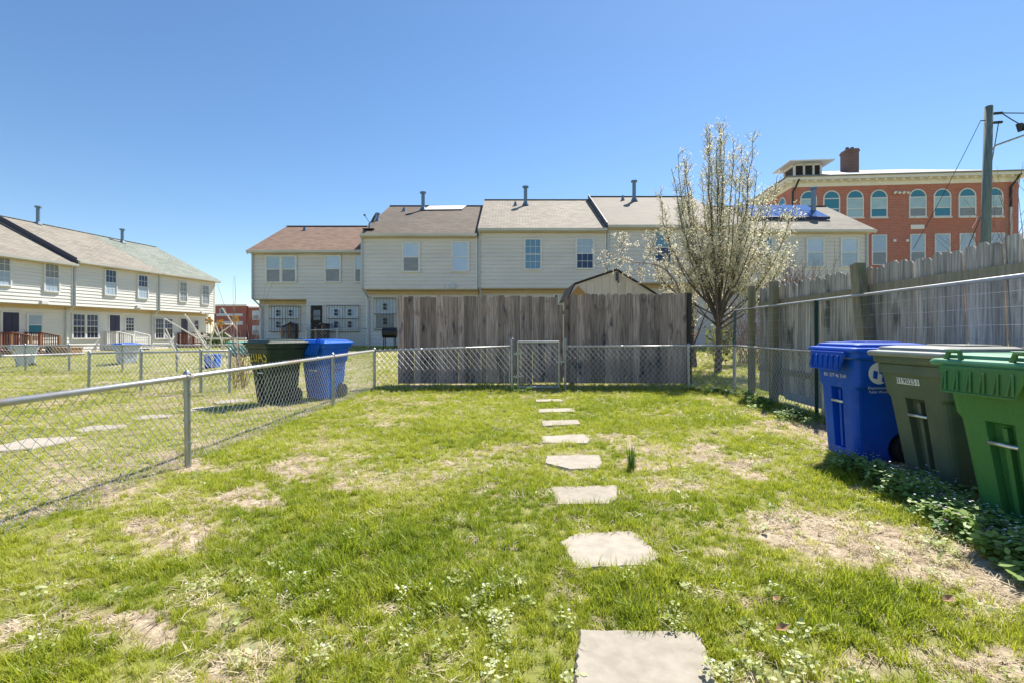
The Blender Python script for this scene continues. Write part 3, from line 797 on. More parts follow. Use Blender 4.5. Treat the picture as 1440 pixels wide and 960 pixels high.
# stoops: deck, steps and two railings going out from a door
def stoop(label, hd, x0, x1, top, mdeck, mrail, mpost, out=1.1, run=1.3, yw=.6, rail_h=.95, group=None):
    t = thing('wooden_stoop' if 'wood' in label or 'brown' in label else 'door_stoop', label, 'stoop', hd['loc'], hd['phi'], group, local=True)
    y0 = yw - .03; y1 = yw - out; y2 = y1 - run
    d = MB(); d.box((x0, y1, top - .06), (x1, y0, top))
    d.build('deck', M[mdeck], t, bevel=.008)
    j = MB(); j.box((x0 + .03, y1 + .03, top - .24), (x1 - .03, y0 - .03, top - .065)); j.build('deck_frame', M[mpost], t)
    s = MB(); n = max(2, round(top / .19))
    for k in range(1, n):
        z = top - top * k / n; ya = y1 - run * (k - 1) / (n - 1); yb = y1 - run * k / (n - 1)
        s.box((x0 + .06, yb, z - .05), (x1 - .06, ya - .005, z)); s.box((x0 + .07, ya - .03, z - .2), (x1 - .07, ya - .006, z - .052))
    for xx in (x0 + .02, x1 - .06): s.bar((xx + .02, y1, top - .18), (xx + .02, y2, -.02), .04, .22)
    s.build('steps', M[mdeck], t)
    for xx in (x0 + .04, x1 - .04):
        r = MB()
        zt = top + rail_h; ze = .02 + rail_h
        r.bar((xx, y0 - .02, zt), (xx, y1 - .02, zt), .10, .05); r.bar((xx, y1, zt), (xx, y2 + .05, ze), .10, .05)
        r.bar((xx, y0, top + .12), (xx, y1, top + .12), .04, .07); r.bar((xx, y1, top + .12), (xx, y2 + .05, .14), .04, .07)
        n1 = int(out / .14)
        for k in range(1, n1):
            yy = y0 + (y1 - y0) * k / n1; r.box((xx - .018, yy - .018, top + .12), (xx + .018, yy + .018, zt), rnd.random())
        n2 = int(run / .14)
        for k in range(1, n2):
            f = k / n2; yy = y1 + (y2 - y1) * f; r.box((xx - .018, yy - .018, top + .12 + (.14 - top - .12) * f), (xx + .018, yy + .018, zt + (ze - zt) * f), rnd.random())
        r.build('railing', M[mrail], t)
        for yy, zz in ((y1 + .02, zt - .0), (y2 + .05, ze), (y0 - .07, zt - .02)):
            p_ = MB(); p_.box((xx - .05, yy - .05, -.15), (xx + .05, yy + .05, zz - .026)); p_.build('railing_post', M[mpost], t)
    return t
stoop('red-brown wooden stoop with dark handrails at the left edge', hb, dB[0] - .35, dB[1] + .35, dB[2] - .02, 'stain_red', 'stain_red', 'stain_tan')
stoop('white railed stoop at the door of the middle house in the left row', hc, dC[0] - .3, dC[1] + .3, dC[2] - .02, 'trim', 'trim', 'trim', out=.9)
stoop('orange-brown wooden stoop at the end house of the left row', hd_, dD[0] - .3, dD[1] + .6, dD[2] - .02, 'stain_red', 'stain_red', 'stain_red', out=.9)
xa = local_hit(h1['loc'], 0, 0, 418, 470)[0]; xb = local_hit(h1['loc'], 0, 0, 464, 470)[0]
stoop('dark brown wooden stoop under the barred black door', h1, xa, xb, .2, 'stain_dark', 'stain_dark', 'stain_tan', out=1.0, run=.8, yw=0, rail_h=.95)

# --- the big red brick building behind on the right
bl = Vector((394 / F * 45, 45, .5)); bphi = math.atan2(-1.7, 19.84)
br = thing('brick_building', 'three-storey red brick building with white cornice and arched windows', 'building', bl, bphi, local=True)
BW, BD = 19.95, 17.0
ztop = zat(264, 45) - .5; zc = zat(250, 44.4) - .5
def bhit(px, py, yp=0): return local_hit(bl, bphi, yp, px, py)
mb = MB(); mb.box((0, 0, -.6), (BW, BD, ztop + .3)); mb.build('wall', M['brick'], br)
mb = MB(); mb.box((-.06, -.06, ztop), (BW + .06, BD + .06, ztop + .55)); mb.box((-.8, -.8, zc - .28), (BW + .8, BD + .8, zc)); mb.box((-.25, -.25, ztop + .53), (BW + .25, BD + .25, zc - .27))
for k in range(28):
    x = -.5 + (BW + 1) * k / 27; mb.box((x - .1, -.6, zc - .42), (x + .1, -.26, zc - .27))
for k in range(24):
    y = -.5 + (BD + 1) * k / 23; mb.box((-.72, y - .12, zc - .5), (-.26, y + .12, zc - .27))
mb.build('cornice', M['cornice'], br)
mb = MB()
r0 = [(-.85, -.85, zc + .01), (BW + .85, -.85, zc + .01), (BW + .85, BD + .85, zc + .01), (-.85, BD + .85, zc + .01)]
rz = zat(240, 52.5) - .5
r1 = [(7.5, 8.5, rz), (BW - 4, 8.5, rz)]
mb.face([r0[0], r0[1], r1[1], r1[0]]); mb.face([r0[1], r0[2], r1[1]]); mb.face([r0[2], r0[3], r1[0], r1[1]]); mb.face([r0[3], r0[0], r1[0]])
mb.bar((-.88, -.88, zc + .03), (BW + .88, -.88, zc + .03), .12, .1); mb.bar((-.88, -.88, zc + .03), (-.88, BD, zc + .03), .12, .1)
broof = mb.build('roof', M['membrane'], br)
def arch_pts(cx, hw, z0, zs, n=10):
    return [(cx - hw, z0), (cx + hw, z0)] + [(cx + hw * math.cos(math.pi * k / n), zs + hw * math.sin(math.pi * k / n)) for k in range(n + 1)]
def arched(cx, hw, z0, z1, fn, top='glass_teal', mid='glass_teal_shade', low='glass_teal_shade'):
    zs = z1 - hw; f = MB()
    outer = arch_pts(cx, hw + .10, z0 - .05, zs); inner = arch_pts(cx, hw, z0 + .06, zs)
    n = len(outer)
    for i in range(n):
        j = (i + 1) % n
        a, b_, c, d = outer[i], outer[j], inner[j], inner[i]
        f.face([fn(*a, -.08), fn(*b_, -.08), fn(*c, -.08), fn(*d, -.08)]); f.face([fn(*d, -.08), fn(*c, -.08), fn(*c, .02), fn(*d, .02)])
        f.face([fn(*b_, -.08), fn(*a, -.08), fn(*a, .02), fn(*b_, .02)])
    for zz in (zs - .06, z0 + (zs - z0) * .42):
        f.prism([(cx - hw, zz), (cx + hw, zz), (cx + hw, zz + .09), (cx - hw, zz + .09)], fn, -.07, .0)
    f.prism([(cx - hw - .14, z0 - .16), (cx + hw + .14, z0 - .16), (cx + hw + .14, z0 - .052), (cx - hw - .14, z0 - .052)], fn, -.16, .0)
    w = f.build('arched_window', M['trim'], br, fix=True)
    zq = z0 + (zs - z0) * .42
    for poly, m_ in (([(cx + hw * math.cos(math.pi * k / 10), zs + hw * math.sin(math.pi * k / 10)) for k in range(11)], top),
                     ([(cx - hw, zq), (cx + hw, zq), (cx + hw, zs), (cx - hw, zs)], mid), ([(cx - hw, z0), (cx + hw, z0), (cx + hw, zq), (cx - hw, zq)], low)):
        p_ = MB(); p_.prism(poly, fn, -.035, -.01); p_.build('pane', M[m_], w)
ff = lambda u, v, d: (u, d, v)
fs_ = lambda u, v, d: (d, u, v)
low = ['glass_teal', 'glass_teal', 'glass_teal_shade', 'glass_teal', 'glass_grey', 'glass_teal', 'glass_grey', 'glass_grey']
mid = ['glass_teal_shade', 'glass_teal', 'glass_teal_shade', 'glass_teal_shade', 'glass_teal_shade', 'glass_teal_shade', 'glass_teal_shade', 'glass_teal_shade']
for k, px in enumerate((1136.7, 1169, 1202, 1235.5, 1290, 1324.6, 1359.6, 1397.5)):
    cx, z1 = bhit(px, 270.5 - (px - 1136) * .018); _, z0 = bhit(px, 306.3 - (px - 1136) * .008)
    arched(cx, .66, z0, z1, ff, mid=mid[k], low=low[k])
for k in range(2):
    z1 = bhit(1136, 271)[1]; arched(1.9 + 3.2 * k, .66, bhit(1136, 306)[1], z1, lambda u, v, d: (d, u, v))
for px in (1236, 1290, 1324.8, 1359.6, 1401):
    cx, z1 = bhit(px, 331.5 - (px - 1236) * .016); _, z0 = bhit(px, 372)
    make_window(br, cx - .6, z0, cx + .6, z1, 0, panes=('glass_blind_sky', 'glass_grey'), meet=.42)
for px in (1258.5, 1270.5):
    cx, z = bhit(px, 271)
    l_ = MB(); l_.box((cx - .1, -.14, z - .06), (cx + .1, -.01, z + .1))
    for sx in (-.2, .2): l_.tube([(cx, -.1, z), (cx + sx, -.22, z - .05), (cx + sx, -.36, z - .14)], [.05, .07, .13], 8)
    l_.build('flood_light', M['trim'], br)
for px in (1257, 1275):
    cx, z = bhit(px, 339); l_ = MB(); l_.box((cx - .12, -.18, z - .12), (cx + .12, -.01, z + .12)); l_.build('wall_lamp', M['trim'], br, bevel=.03)
cx, z = bhit(1290, 319.5); l_ = MB(); l_.box((cx - .6, -.05, z - .2), (cx + .6, -.01, z + .2)); l_.build('stone_plaque', M['cornice'], br)
for px, za_, zb_ in ((1113.8, 247, 300), (1420, 248, 320)):
    cx, _ = bhit(px, 280); d_ = MB()
    d_.tube([(cx + .25, -.8, zc - .2), (cx + .2, -.35, ztop), (cx, -.12, ztop - .5), (cx, -.12, bhit(px, 292)[1])], .09, 8); d_.build('downpipe', M['dark'], br)
    d_ = MB(); d_.tube([(cx, -.12, bhit(px, 292)[1]), (cx, -.12, 0)], .09, 8); d_.build('downpipe', M['downspout'], br)
# cupola with a flat wide canopy
def wl_(p):   # world -> building axes
    v = Vector(p) - bl; c, s = math.cos(-bphi), math.sin(-bphi); return Vector((v.x * c - v.y * s, v.x * s + v.y * c, v.z))
cz = zat(225.5, 46.2) - .5
c0 = wl_((391 / F * 46.2, 46.2, 0)); c1 = wl_((451 / F * 46.2, 46.2, 0))
mb = MB(); mb.box((c0.x, c0.y, cz - .12), (c1.x, c0.y + 3.7, cz)); mb.box((c0.x + .3, c0.y + .3, cz + .003), (c1.x - .3, c0.y + 3.4, cz + .12))
cup = mb.build('cupola', M['cornice'], br)
bx0, bx1, by0, by1 = c0.x + .75, c1.x - .75, c0.y + .8, c0.y + 3.0
bz0 = zc + .1
mb = MB()
for x in (bx0, (bx0 * 2 + bx1) / 3, (bx0 + 2 * bx1) / 3, bx1 - .18):
    for y in (by0, by1 - .18): mb.box((x, y, bz0), (x + .18, y + .18, cz - .121))
mb.box((bx0 + .02, by0 + .02, bz0), (bx1 - .02, by1 - .02, bz0 + .95)); mb.box((bx0, by0, cz - .3), (bx1, by1, cz - .122))
mb.build('cupola_posts', M['cornice'], cup)
mb = MB()
for k in range(6):
    z = bz0 + 1.05 + k * .16
    mb.box((bx0 + .2, by0 + .08, z), (bx1 - .2, by0 + .12, z + .09))
mb.box((bx0 + .15, by0 + .2, bz0 + .96), (bx1 - .15, by1 - .15, cz - .31))
mb.build('cupola_louvres', M['stain_dark'], cup)
# chimney
c0 = wl_((472 / F * 50, 50, 0)); cht = zat(209, 50) - .5
mb = MB(); mb.box((c0.x, c0.y, zc), (c0.x + 1.15, c0.y + 1.3, cht)); mb.box((c0.x - .06, c0.y - .06, cht - .35), (c0.x + 1.21, c0.y + 1.36, cht - .15))
ch = mb.build('chimney', M['brick_dark'], broof)
mb = MB()
for dx in (.3, .8): mb.tube([(c0.x + dx, c0.y + .6, cht - .05), (c0.x + dx, c0.y + .6, cht + .3)], .16, 10)
mb.build('chimney_pot', M['dish'], ch)

# --- far brick block on the left
fl_ = (-47.6, 75, 0)
fb = thing('brick_building', 'distant low red brick building between the two rows of houses', 'building', fl_, 0, local=True)
mb = MB(); mb.box((0, 0, -.3), (5.1, 14, 5.5)); mb.build('wall', M['brick_far'], fb)
mb = MB(); mb.box((5.13, .4, -.3), (14, 14, 5.25)); mb.build('side_wing', M['brick_far'], fb)
mb = MB(); mb.box((-.2, -.2, 5.5), (5.3, 14.2, 5.75)); mb.box((5.31, .2, 5.25), (14.2, 14.2, 5.45)); mb.build('parapet', M['cornice'], fb)
mb = MB(); mb.box((.4, -.06, 2.5), (4.6, -.01, 3.1)); mb.box((.4, -.06, 3.9), (4.6, -.01, 4.3)); mb.build('pale_band', M['downspout'], fb)
for i in range(3):
    for z in (1.0, 3.4): make_window(fb, 6.0 + i * 2.2, z, 7.0 + i * 2.2, z + 1.3, .4, panes=('glass_blind_sky', 'glass_grey'))
make_window(fb, 1.0, 4.35, 1.7, 5.0, 0, panes=('glass_navy', 'glass_navy'))

# ------------------------------------------------------------ chain-link fences
def chain_fence(label, p0, p1, h0, h1, posts, group='chain-link fences', r=.0026, step=.1, rail_r=.021, post_r=.028, rail='rail', barb=.035, rail_on=True, z0=.03,
                caps=True, name='chain_link_fence', both=1.0):
    p0 = Vector((p0[0], p0[1], gz(*p0))); p1 = Vector((p1[0], p1[1], gz(*p1)))
    d = p1 - p0; Lh = d.length; u = d / Lh; nrm = Vector((-u.y, u.x, 0))
    t = thing(name, label, 'fence', p0)
    def at(s): return p0 + d * (s / Lh)
    def ht(s): return h0 + (h1 - h0) * s / Lh
    mb = MB(); hm = min(h0, h1)
    k = -hm / 1.0
    s = -max(h0, h1)
    while s < Lh + .01:
        for sg in (1, -1):
            # strand through s at the bottom, 45 degrees
            a, b_ = (s, z0), (s + hm * .86, hm + barb)
            if sg < 0: a, b_ = (s + hm * .86, z0), (s, hm + barb)
            def clip(a, b_):
                (x0, y0), (x1, y1) = a, b_
                if x0 > x1: x0, y0, x1, y1 = x1, y1, x0, y0
                if x1 <= 0 or x0 >= Lh: return None
                if x0 < 0: y0 += (y1 - y0) * (0 - x0) / (x1 - x0); x0 = 0
                if x1 > Lh: y1 = y0 + (y1 - y0) * (Lh - x0) / (x1 - x0); x1 = Lh
                return (x0, y0), (x1, y1)
            c = clip(a, b_)
            if c:
                (xa, ya), (xb, yb) = c
                n = max(1, int(abs(ya - yb) / (step * .5)))
                pts = []
                for q in range(n + 1):
                    f = q / n; xx = xa + (xb - xa) * f; yy = ya + (yb - ya) * f
                    w = .003 * (1 if (q + (sg > 0)) % 2 else -1)
                    sc = ht(xx) / hm
                    pts.append(at(xx) + Vector((0, 0, yy * sc)) + nrm * (w + .03))
                mb.tube(pts, r, 3, cap=False)
        s += step
    mb.build('wire_mesh', M['wire'], t)
    if rail_on:
        rl = MB(); rl.tube([p0 + Vector((0, 0, h0)), p1 + Vector((0, 0, h1))], rail_r, 8)
        for f in (.33, .66): 
            c = p0 + d * f + Vector((0, 0, h0 + (h1 - h0) * f)); rl.tube([c - u * .05, c + u * .05], rail_r * 1.18, 8)
        rl.build('top_rail', M[rail], t, smooth=True)
    for s_ in posts:
        c = at(s_); hh = ht(s_); pm = MB()
        lean = Vector((rnd.uniform(-.015, .015), rnd.uniform(-.015, .015), 0))
        pm.tube([c + Vector((0, 0, -.2)), c + lean + Vector((0, 0, hh - .01))], post_r, 10)
        for zz in (.25, .5, .8):
            q = c + lean * zz + Vector((0, 0, hh * zz)); pm.tube([q, q + Vector((0, 0, .02))], post_r * 1.2, 10)
        po = pm.build('post', M['galv'], t, smooth=False)
        if caps:
            cm = MB(); q = c + lean + Vector((0, 0, hh))
            cm.tube([q + Vector((0, 0, -.05)), q + Vector((0, 0, .03)), q + Vector((0, 0, .05)), q + Vector((0, 0, .065))], [post_r * 1.25, post_r * 1.25, post_r * .8, post_r * .3], 10)
            cm.build('post_cap', M['galv'], po)
    return t

chain_fence('galvanized chain-link fence running along the left side of the lawn', (-3.05, 1.5), (-3.02, 10.3), .83, .865, [2.91, 6.45, 8.8], step=.085, r=.0022, rail_r=.024)
chain_fence('chain-link fence section between the left corner post and the gate', (-3.0, 10.3), (.0, 10.3), .86, .955, [], step=.115, r=.0042)
chain_fence('chain-link fence section right of the gate in front of the pale boards', (1.2, 10.3), (4.84, 10.3), .95, .97, [2.68], step=.115, r=.0042)
chain_fence('chain-link fence section along the grey board fence behind the bins', (4.86, 10.28), (4.1, 2.6), .97, .97, [3.5], step=.1, r=.0034)
chain_fence('chain-link fence across the back of the neighbouring yard on the left', (-9.4, 10.4), (-5.85, 9.75), .80, .88, [0.02, 1.4, 2.9, 3.58], step=.11, r=.003)
chain_fence('short chain-link fence returning at the left edge of the photo', (-9.42, 10.35), (-11.2, 7.0), .80, .80, [1.35], step=.11, r=.003)
chain_fence('farther chain-link fence in front of the left row of houses', (-19.5, 15.2), (-6.9, 14.2), .82, .85, [0, 2.6, 4.1, 5.6, 7.4, 9.2, 11.2, 12.6], step=.12, r=.0035)
chain_fence('chain-link fence with low pipe rail by the stoop of the red-roofed house', (-9.2, 21.0), (-6.65, 21.8), .85, .9, [0, 1.3, 2.65], step=.13, r=.004)

# corner post and the wire extension above the right chain-link fence
cp = thing('corner_post', 'dark iron corner post with a higher top where two chain-link fences meet', 'post', (4.88, 10.3, 0))
mb = MB(); mb.tube([(4.88, 10.3, -.2), (4.88, 10.3, 1.0)], .036, 10); mb.build('post', M['galv'], cp)
mb = MB(); mb.tube([(4.88, 10.3, .9), (4.90, 10.3, 1.74)], .03, 8); mb.build('extension', M['tee_green'], cp)
def xr(y): return 4.84 - .1 * (10.3 - y)
we = thing('wire_fence_extension', 'wide-mesh wire panel with a top rail mounted above the chain-link fence behind the bins', 'fence', (xr(6), 6, 0))
mb = MB(); mb.tube([(xr(10.3) + .03, 10.3, 1.735), (xr(2.4), 2.4, 1.715)], .019, 8); mb.build('top_rail', M['rail'], we)
mb = MB()
for k, z in enumerate((1.07, 1.2, 1.33, 1.46, 1.6)):
    pts = []
    for i in range(14):
        y = 10.25 - i * .6; pts.append((xr(y) + rnd.uniform(-.008, .008), y, z + rnd.uniform(-.01, .01) - (.02 if k == 2 else 0)))
    mb.tube(pts, .0018, 4, cap=False)
y = 10.2
while y > 2.5:
    x0 = xr(y); w = rnd.uniform(-.03, .03)
    mb.tube([(x0, y, .98), (x0 + .01, y + w, 1.35), (x0, y + w * .3, 1.72)], .0014, 3, cap=False)
    y -= .155
mb.build('wire_mesh', M['galv'], we)
for yy in (6.87,):
    mb = MB(); mb.bar((xr(yy) - .03, yy, -.2), (xr(yy) - .03, yy, 1.72), .024, .024, up=(0, 1, 0)); mb.bar((xr(yy) - .045, yy, -.2), (xr(yy) - .055, yy, 1.72), .006, .034, up=(1, 0, 0)); mb.build('stake', M['tee_green'], we)

# gate
gt = thing('chain_link_gate', 'narrow chain-link gate in a pipe frame at the end of the stepping stones', 'gate', (.58, 10.3, .02))
gx0, gx1 = .13, 1.03
mb = MB(); mb.tube([(gx0, 10.28, .06), (gx0, 10.28, 1.06)], .022, 8); mb.tube([(gx1, 10.28, .06), (gx1, 10.28, 1.06)], .022, 8)
mb.tube([(gx0, 10.28, 1.05), (gx1, 10.28, 1.05)], .022, 8); mb.tube([(gx0, 10.28, .07), (gx1, 10.28, .07)], .022, 8); mb.build('gate_frame', M['rail'], gt)
mb = MB(); s = -1.0
while s < .9:
    for sg in (1, -1):
        a, b_ = (s, .08), (s + .86, 1.03)
        if sg < 0: a, b_ = (s + .86, .08), (s, 1.03)
        if a[0] > b_[0]: a, b_ = b_, a
        (xa, ya), (xb, yb) = a, b_
        if xb > 0 and xa < .9:
            if xa < 0: ya += (yb - ya) * (-xa) / (xb - xa); xa = 0
            if xb > .9: yb = ya + (yb - ya) * (.9 - xa) / (xb - xa); xb = .9
            mb.tube([(gx0 + xa, 10.27 + sg * .003, ya), (gx0 + xb, 10.27 + sg * .003, yb)], .0042, 3, cap=False)
    s += .115
mb.build('wire_mesh', M['wire'], gt)
mb = MB()
for x in (gx0 + .07, gx1 - .07): mb.bar((x, 10.262, .1), (x, 10.262, 1.02), .018, .006)
mb.build('tension_bar', M['galv'], gt)
for z in (.3, .8):
    mb = MB(); mb.bar((gx0 - .1, 10.27, z), (gx0 + .08, 10.27, z), .03, .025); mb.tube([(gx0 - .02, 10.27, z - .04), (gx0 - .02, 10.27, z + .05)], .02, 8); mb.build('hinge', M['galv'], gt)
mb = MB(); mb.bar((gx1 - .06, 10.265, .62), (gx1 + .13, 10.265, .62), .03, .03); mb.tube([(gx1 + .05, 10.25, .55), (gx1 + .05, 10.25, .72)], .014, 6); mb.build('latch', M['galv'], gt)
for x, lb, h_ in ((.0, 'thick galvanized gate post on the hinge side of the gate', 1.10), (1.17, 'thin galvanized gate post on the latch side of the gate', 1.09)):
    g = thing('gate_post', lb, 'post', (x, 10.3, 0))
    mb = MB(); rr = .036 if x < .5 else .026; mb.tube([(x, 10.3, -.2), (x, 10.3, h_)], rr, 12); mb.build('post', M['galv'], g)
    mb = MB(); mb.tube([(x, 10.3, h_ - .03), (x, 10.3, h_ + .01), (x, 10.3, h_ + .05)], [rr * 1.2, rr * 1.2, rr * .4], 10); mb.build('post_cap', M['galv'], g)

# ------------------------------------------------------------ wooden fences
def boards(mb, p0, u, n_, L_, z0, top, w, gap, th=.02, dog=0, jitter=.02, lean=.004, skip=None, bias=None):
    """upright boards along u from p0, facing n_"""
    s = 0; k = 0
    p0 = Vector(p0); u = Vector(u); n_ = Vector(n_)
    while s < L_ - .02:
        bw = min(w * rnd.uniform(.93, 1.06), L_ - s)
        tp = top(s) if callable(top) else top
        tp += rnd.uniform(-jitter, jitter)
        if not (skip and skip(s, k)):
            ln = rnd.uniform(-lean, lean) + (bias(s) if bias else 0); off = rnd.uniform(0, .018)
            a = p0 + u * s + n_ * off; g = bw - gap * rnd.uniform(.4, 1.3)
            dg = dog * rnd.uniform(.6, 1.3)
            prof = [(0, z0), (g, z0), (g + ln, tp - dg), (g - dg + ln, tp), (dg + ln, tp), (ln, tp - dg)] if dog else [(0, z0), (g, z0), (g + ln, tp), (ln, tp)]
            mb.prism(prof, lambda x, z, d, a=a: a + u * x + n_ * d + Vector((0, 0, z)), 0, th, rnd.random())
        s += bw; k += 1

# back fence, seen from behind: left section flat topped, right section with clipped corners
wf = thing('board_fence', 'weathered brown board fence behind the gate, streaked with dark stains', 'fence', (.5, 11.4, 0))
mb = MB(); boards(mb, (-2.77, 11.42, 0), (1, 0, 0), (0, -1, 0), 3.18, .03, 2.135, .137, .004, jitter=.03, lean=.01)
mb.build('boards', M['wood_back'], wf)
mb = MB(); boards(mb, (.50, 11.45, 0), (1, 0, 0), (0, -1, 0), .9, .05, 2.12, .15, .005, jitter=.02, lean=.006, skip=lambda s, k: k == 4)
mb.box((1.11, 11.43, .05), (1.24, 11.452, 1.93), .3); mb.build('boards', M['wood_back'], wf)
mb = MB(); mb.box((.40, 11.40, -.1), (.49, 11.49, 2.14), .15); mb.build('post', M['wood_back'], wf)
mb = MB(); mb.box((1.40, 11.36, -.1), (1.51, 11.47, 2.15), .2); mb.build('post', M['wood_back'], wf)
for z in (.3, 1.7):
    mb = MB(); mb.box((-2.76, 11.47, z), (4.2, 11.51, z + .09), .4); mb.build('rail', M['wood_back'], wf)
wg = thing('board_fence', 'grey-brown fence section of wide boards with clipped tops, right of the gate', 'fence', (2.8, 11.2, 0))
mb = MB(); boards(mb, (1.40, 11.30, 0), (1, 0, 0), (0, -1, 0), 2.8, .05, lambda s: 2.17 + .01 * s, .168, .009, dog=.04, jitter=.014, lean=.006)
mb.build('boards', M['wood_back'], wg)
mb = MB(); mb.box((4.215, 11.22, -.1), (4.30, 11.36, 2.2), .1); mb.build('post', M['stain_dark'], wg)
for z in (.35, 1.75):
    mb = MB(); mb.box((1.42, 11.32, z), (4.2, 11.36, z + .09), .3); mb.build('rail', M['wood_back'], wg)

# long grey fence down the right side
def rf(y, off=0): return (5.02 + .088 * (y - 9.48) + off, y)
ud = Vector((.088, 1, 0)).normalized(); nd = Vector((-1, .088, 0)).normalized()
rw = thing('board_fence', 'long weathered grey board fence with ragged tops behind the wheeled bins', 'fence', (*rf(6), 0))
def segboards(ya, yb, top, bias=None):
    mb = MB(); x, y = rf(yb)
    boards(mb, (x, y, 0), -ud, nd, (yb - ya) * 1.004, .12, top, .135, .008, dog=.03, jitter=.03, lean=.018, bias=bias)
    mb.build('boards', M['wood_right'], rw)
segboards(6.62, 9.45, lambda s: 2.13 - .01 * s)
segboards(4.19, 6.63, lambda s: 2.09 + .012 * s, lambda s: -.10 * min(1, max(0, (s - .5) / .5)))
segboards(1.3, 4.186, lambda s: 2.12 + .01 * s, lambda s: -.10 + .06 * s)
for y, w, top, lean in ((9.52, .11, 2.2, 0), (8.55, .12, 2.19, 0), (5.85, .13, 2.16, .34), (3.2, .12, 2.15, .05)):
    x, _ = rf(y); mb = MB()
    b0 = Vector((x, y, -.1)) + nd * (.10 + w / 2); t0 = Vector((x, y, top)) + nd * (.10 + w / 2) - ud * lean * -1
    mb.bar(b0 - ud * .0, t0, w, w, rnd.random(), up=(0, 1, 0)); mb.build('post', M['wood_moss'], rw, bevel=.008)
for z, ya, yb in ((1.80, 6.35, 9.4), (1.815, 1.4, 6.2), (.55, 1.4, 9.4)):
    xa, _ = rf(ya); xb, _ = rf(yb); mb = MB()
    mb.bar(Vector((xa, ya, z)) + nd * .055, Vector((xb, yb, z + .01)) + nd * .055, .045, .095, rnd.random()); mb.build('rail', M['wood_moss'], rw)
xa, _ = rf(1.4); xb, _ = rf(8.35); mb = MB(); mb.bar(Vector((xa, 1.4, .16)) + nd * .05, Vector((xb, 8.35, .15)) + nd * .05, .03, .13, .6); mb.build('bottom_board', M['wood_pale'], rw)

# ------------------------------------------------------------ wheeled bins (front towards local -X)
def rrect(x0, x1, hw, z, r=.05, n=4):
    pts = []
    for cx, cy, a0 in ((x1 - r, hw - r, 0), (x0 + r, hw - r, 90), (x0 + r, -hw + r, 180), (x1 - r, -hw + r, 270)):
        for k in range(n + 1):
            a = R(a0 + 90 * k / n); pts.append((cx + r * math.cos(a), cy + r * math.sin(a), z))
    return pts
def loft(mb, rings, t=.5, m=0, cap=True):
    n = len(rings[0]); vs = [p for r_ in rings for p in r_]; fs = []
    for i in range(len(rings) - 1):
        for k in range(n):
            k2 = (k + 1) % n; fs.append((i*n+k, i*n+k2, (i+1)*n+k2, (i+1)*n+k))
    if cap:
        fs.append(tuple(reversed(range(n)))); fs.append(tuple(range((len(rings)-1)*n, len(rings)*n)))
    mb.raw(vs, fs, t, m)
def boolean(o, cutters):
    for c in cutters:
        md = o.modifiers.new('cut', 'BOOLEAN'); md.operation = 'DIFFERENCE'; md.object = c; md.solver = 'EXACT'
    dg = bpy.context.evaluated_depsgraph_get()
    me = bpy.data.meshes.new_from_object(o.evaluated_get(dg))
    o.modifiers.clear(); o.data = me
    for c in cutters: bpy.data.objects.remove(c)

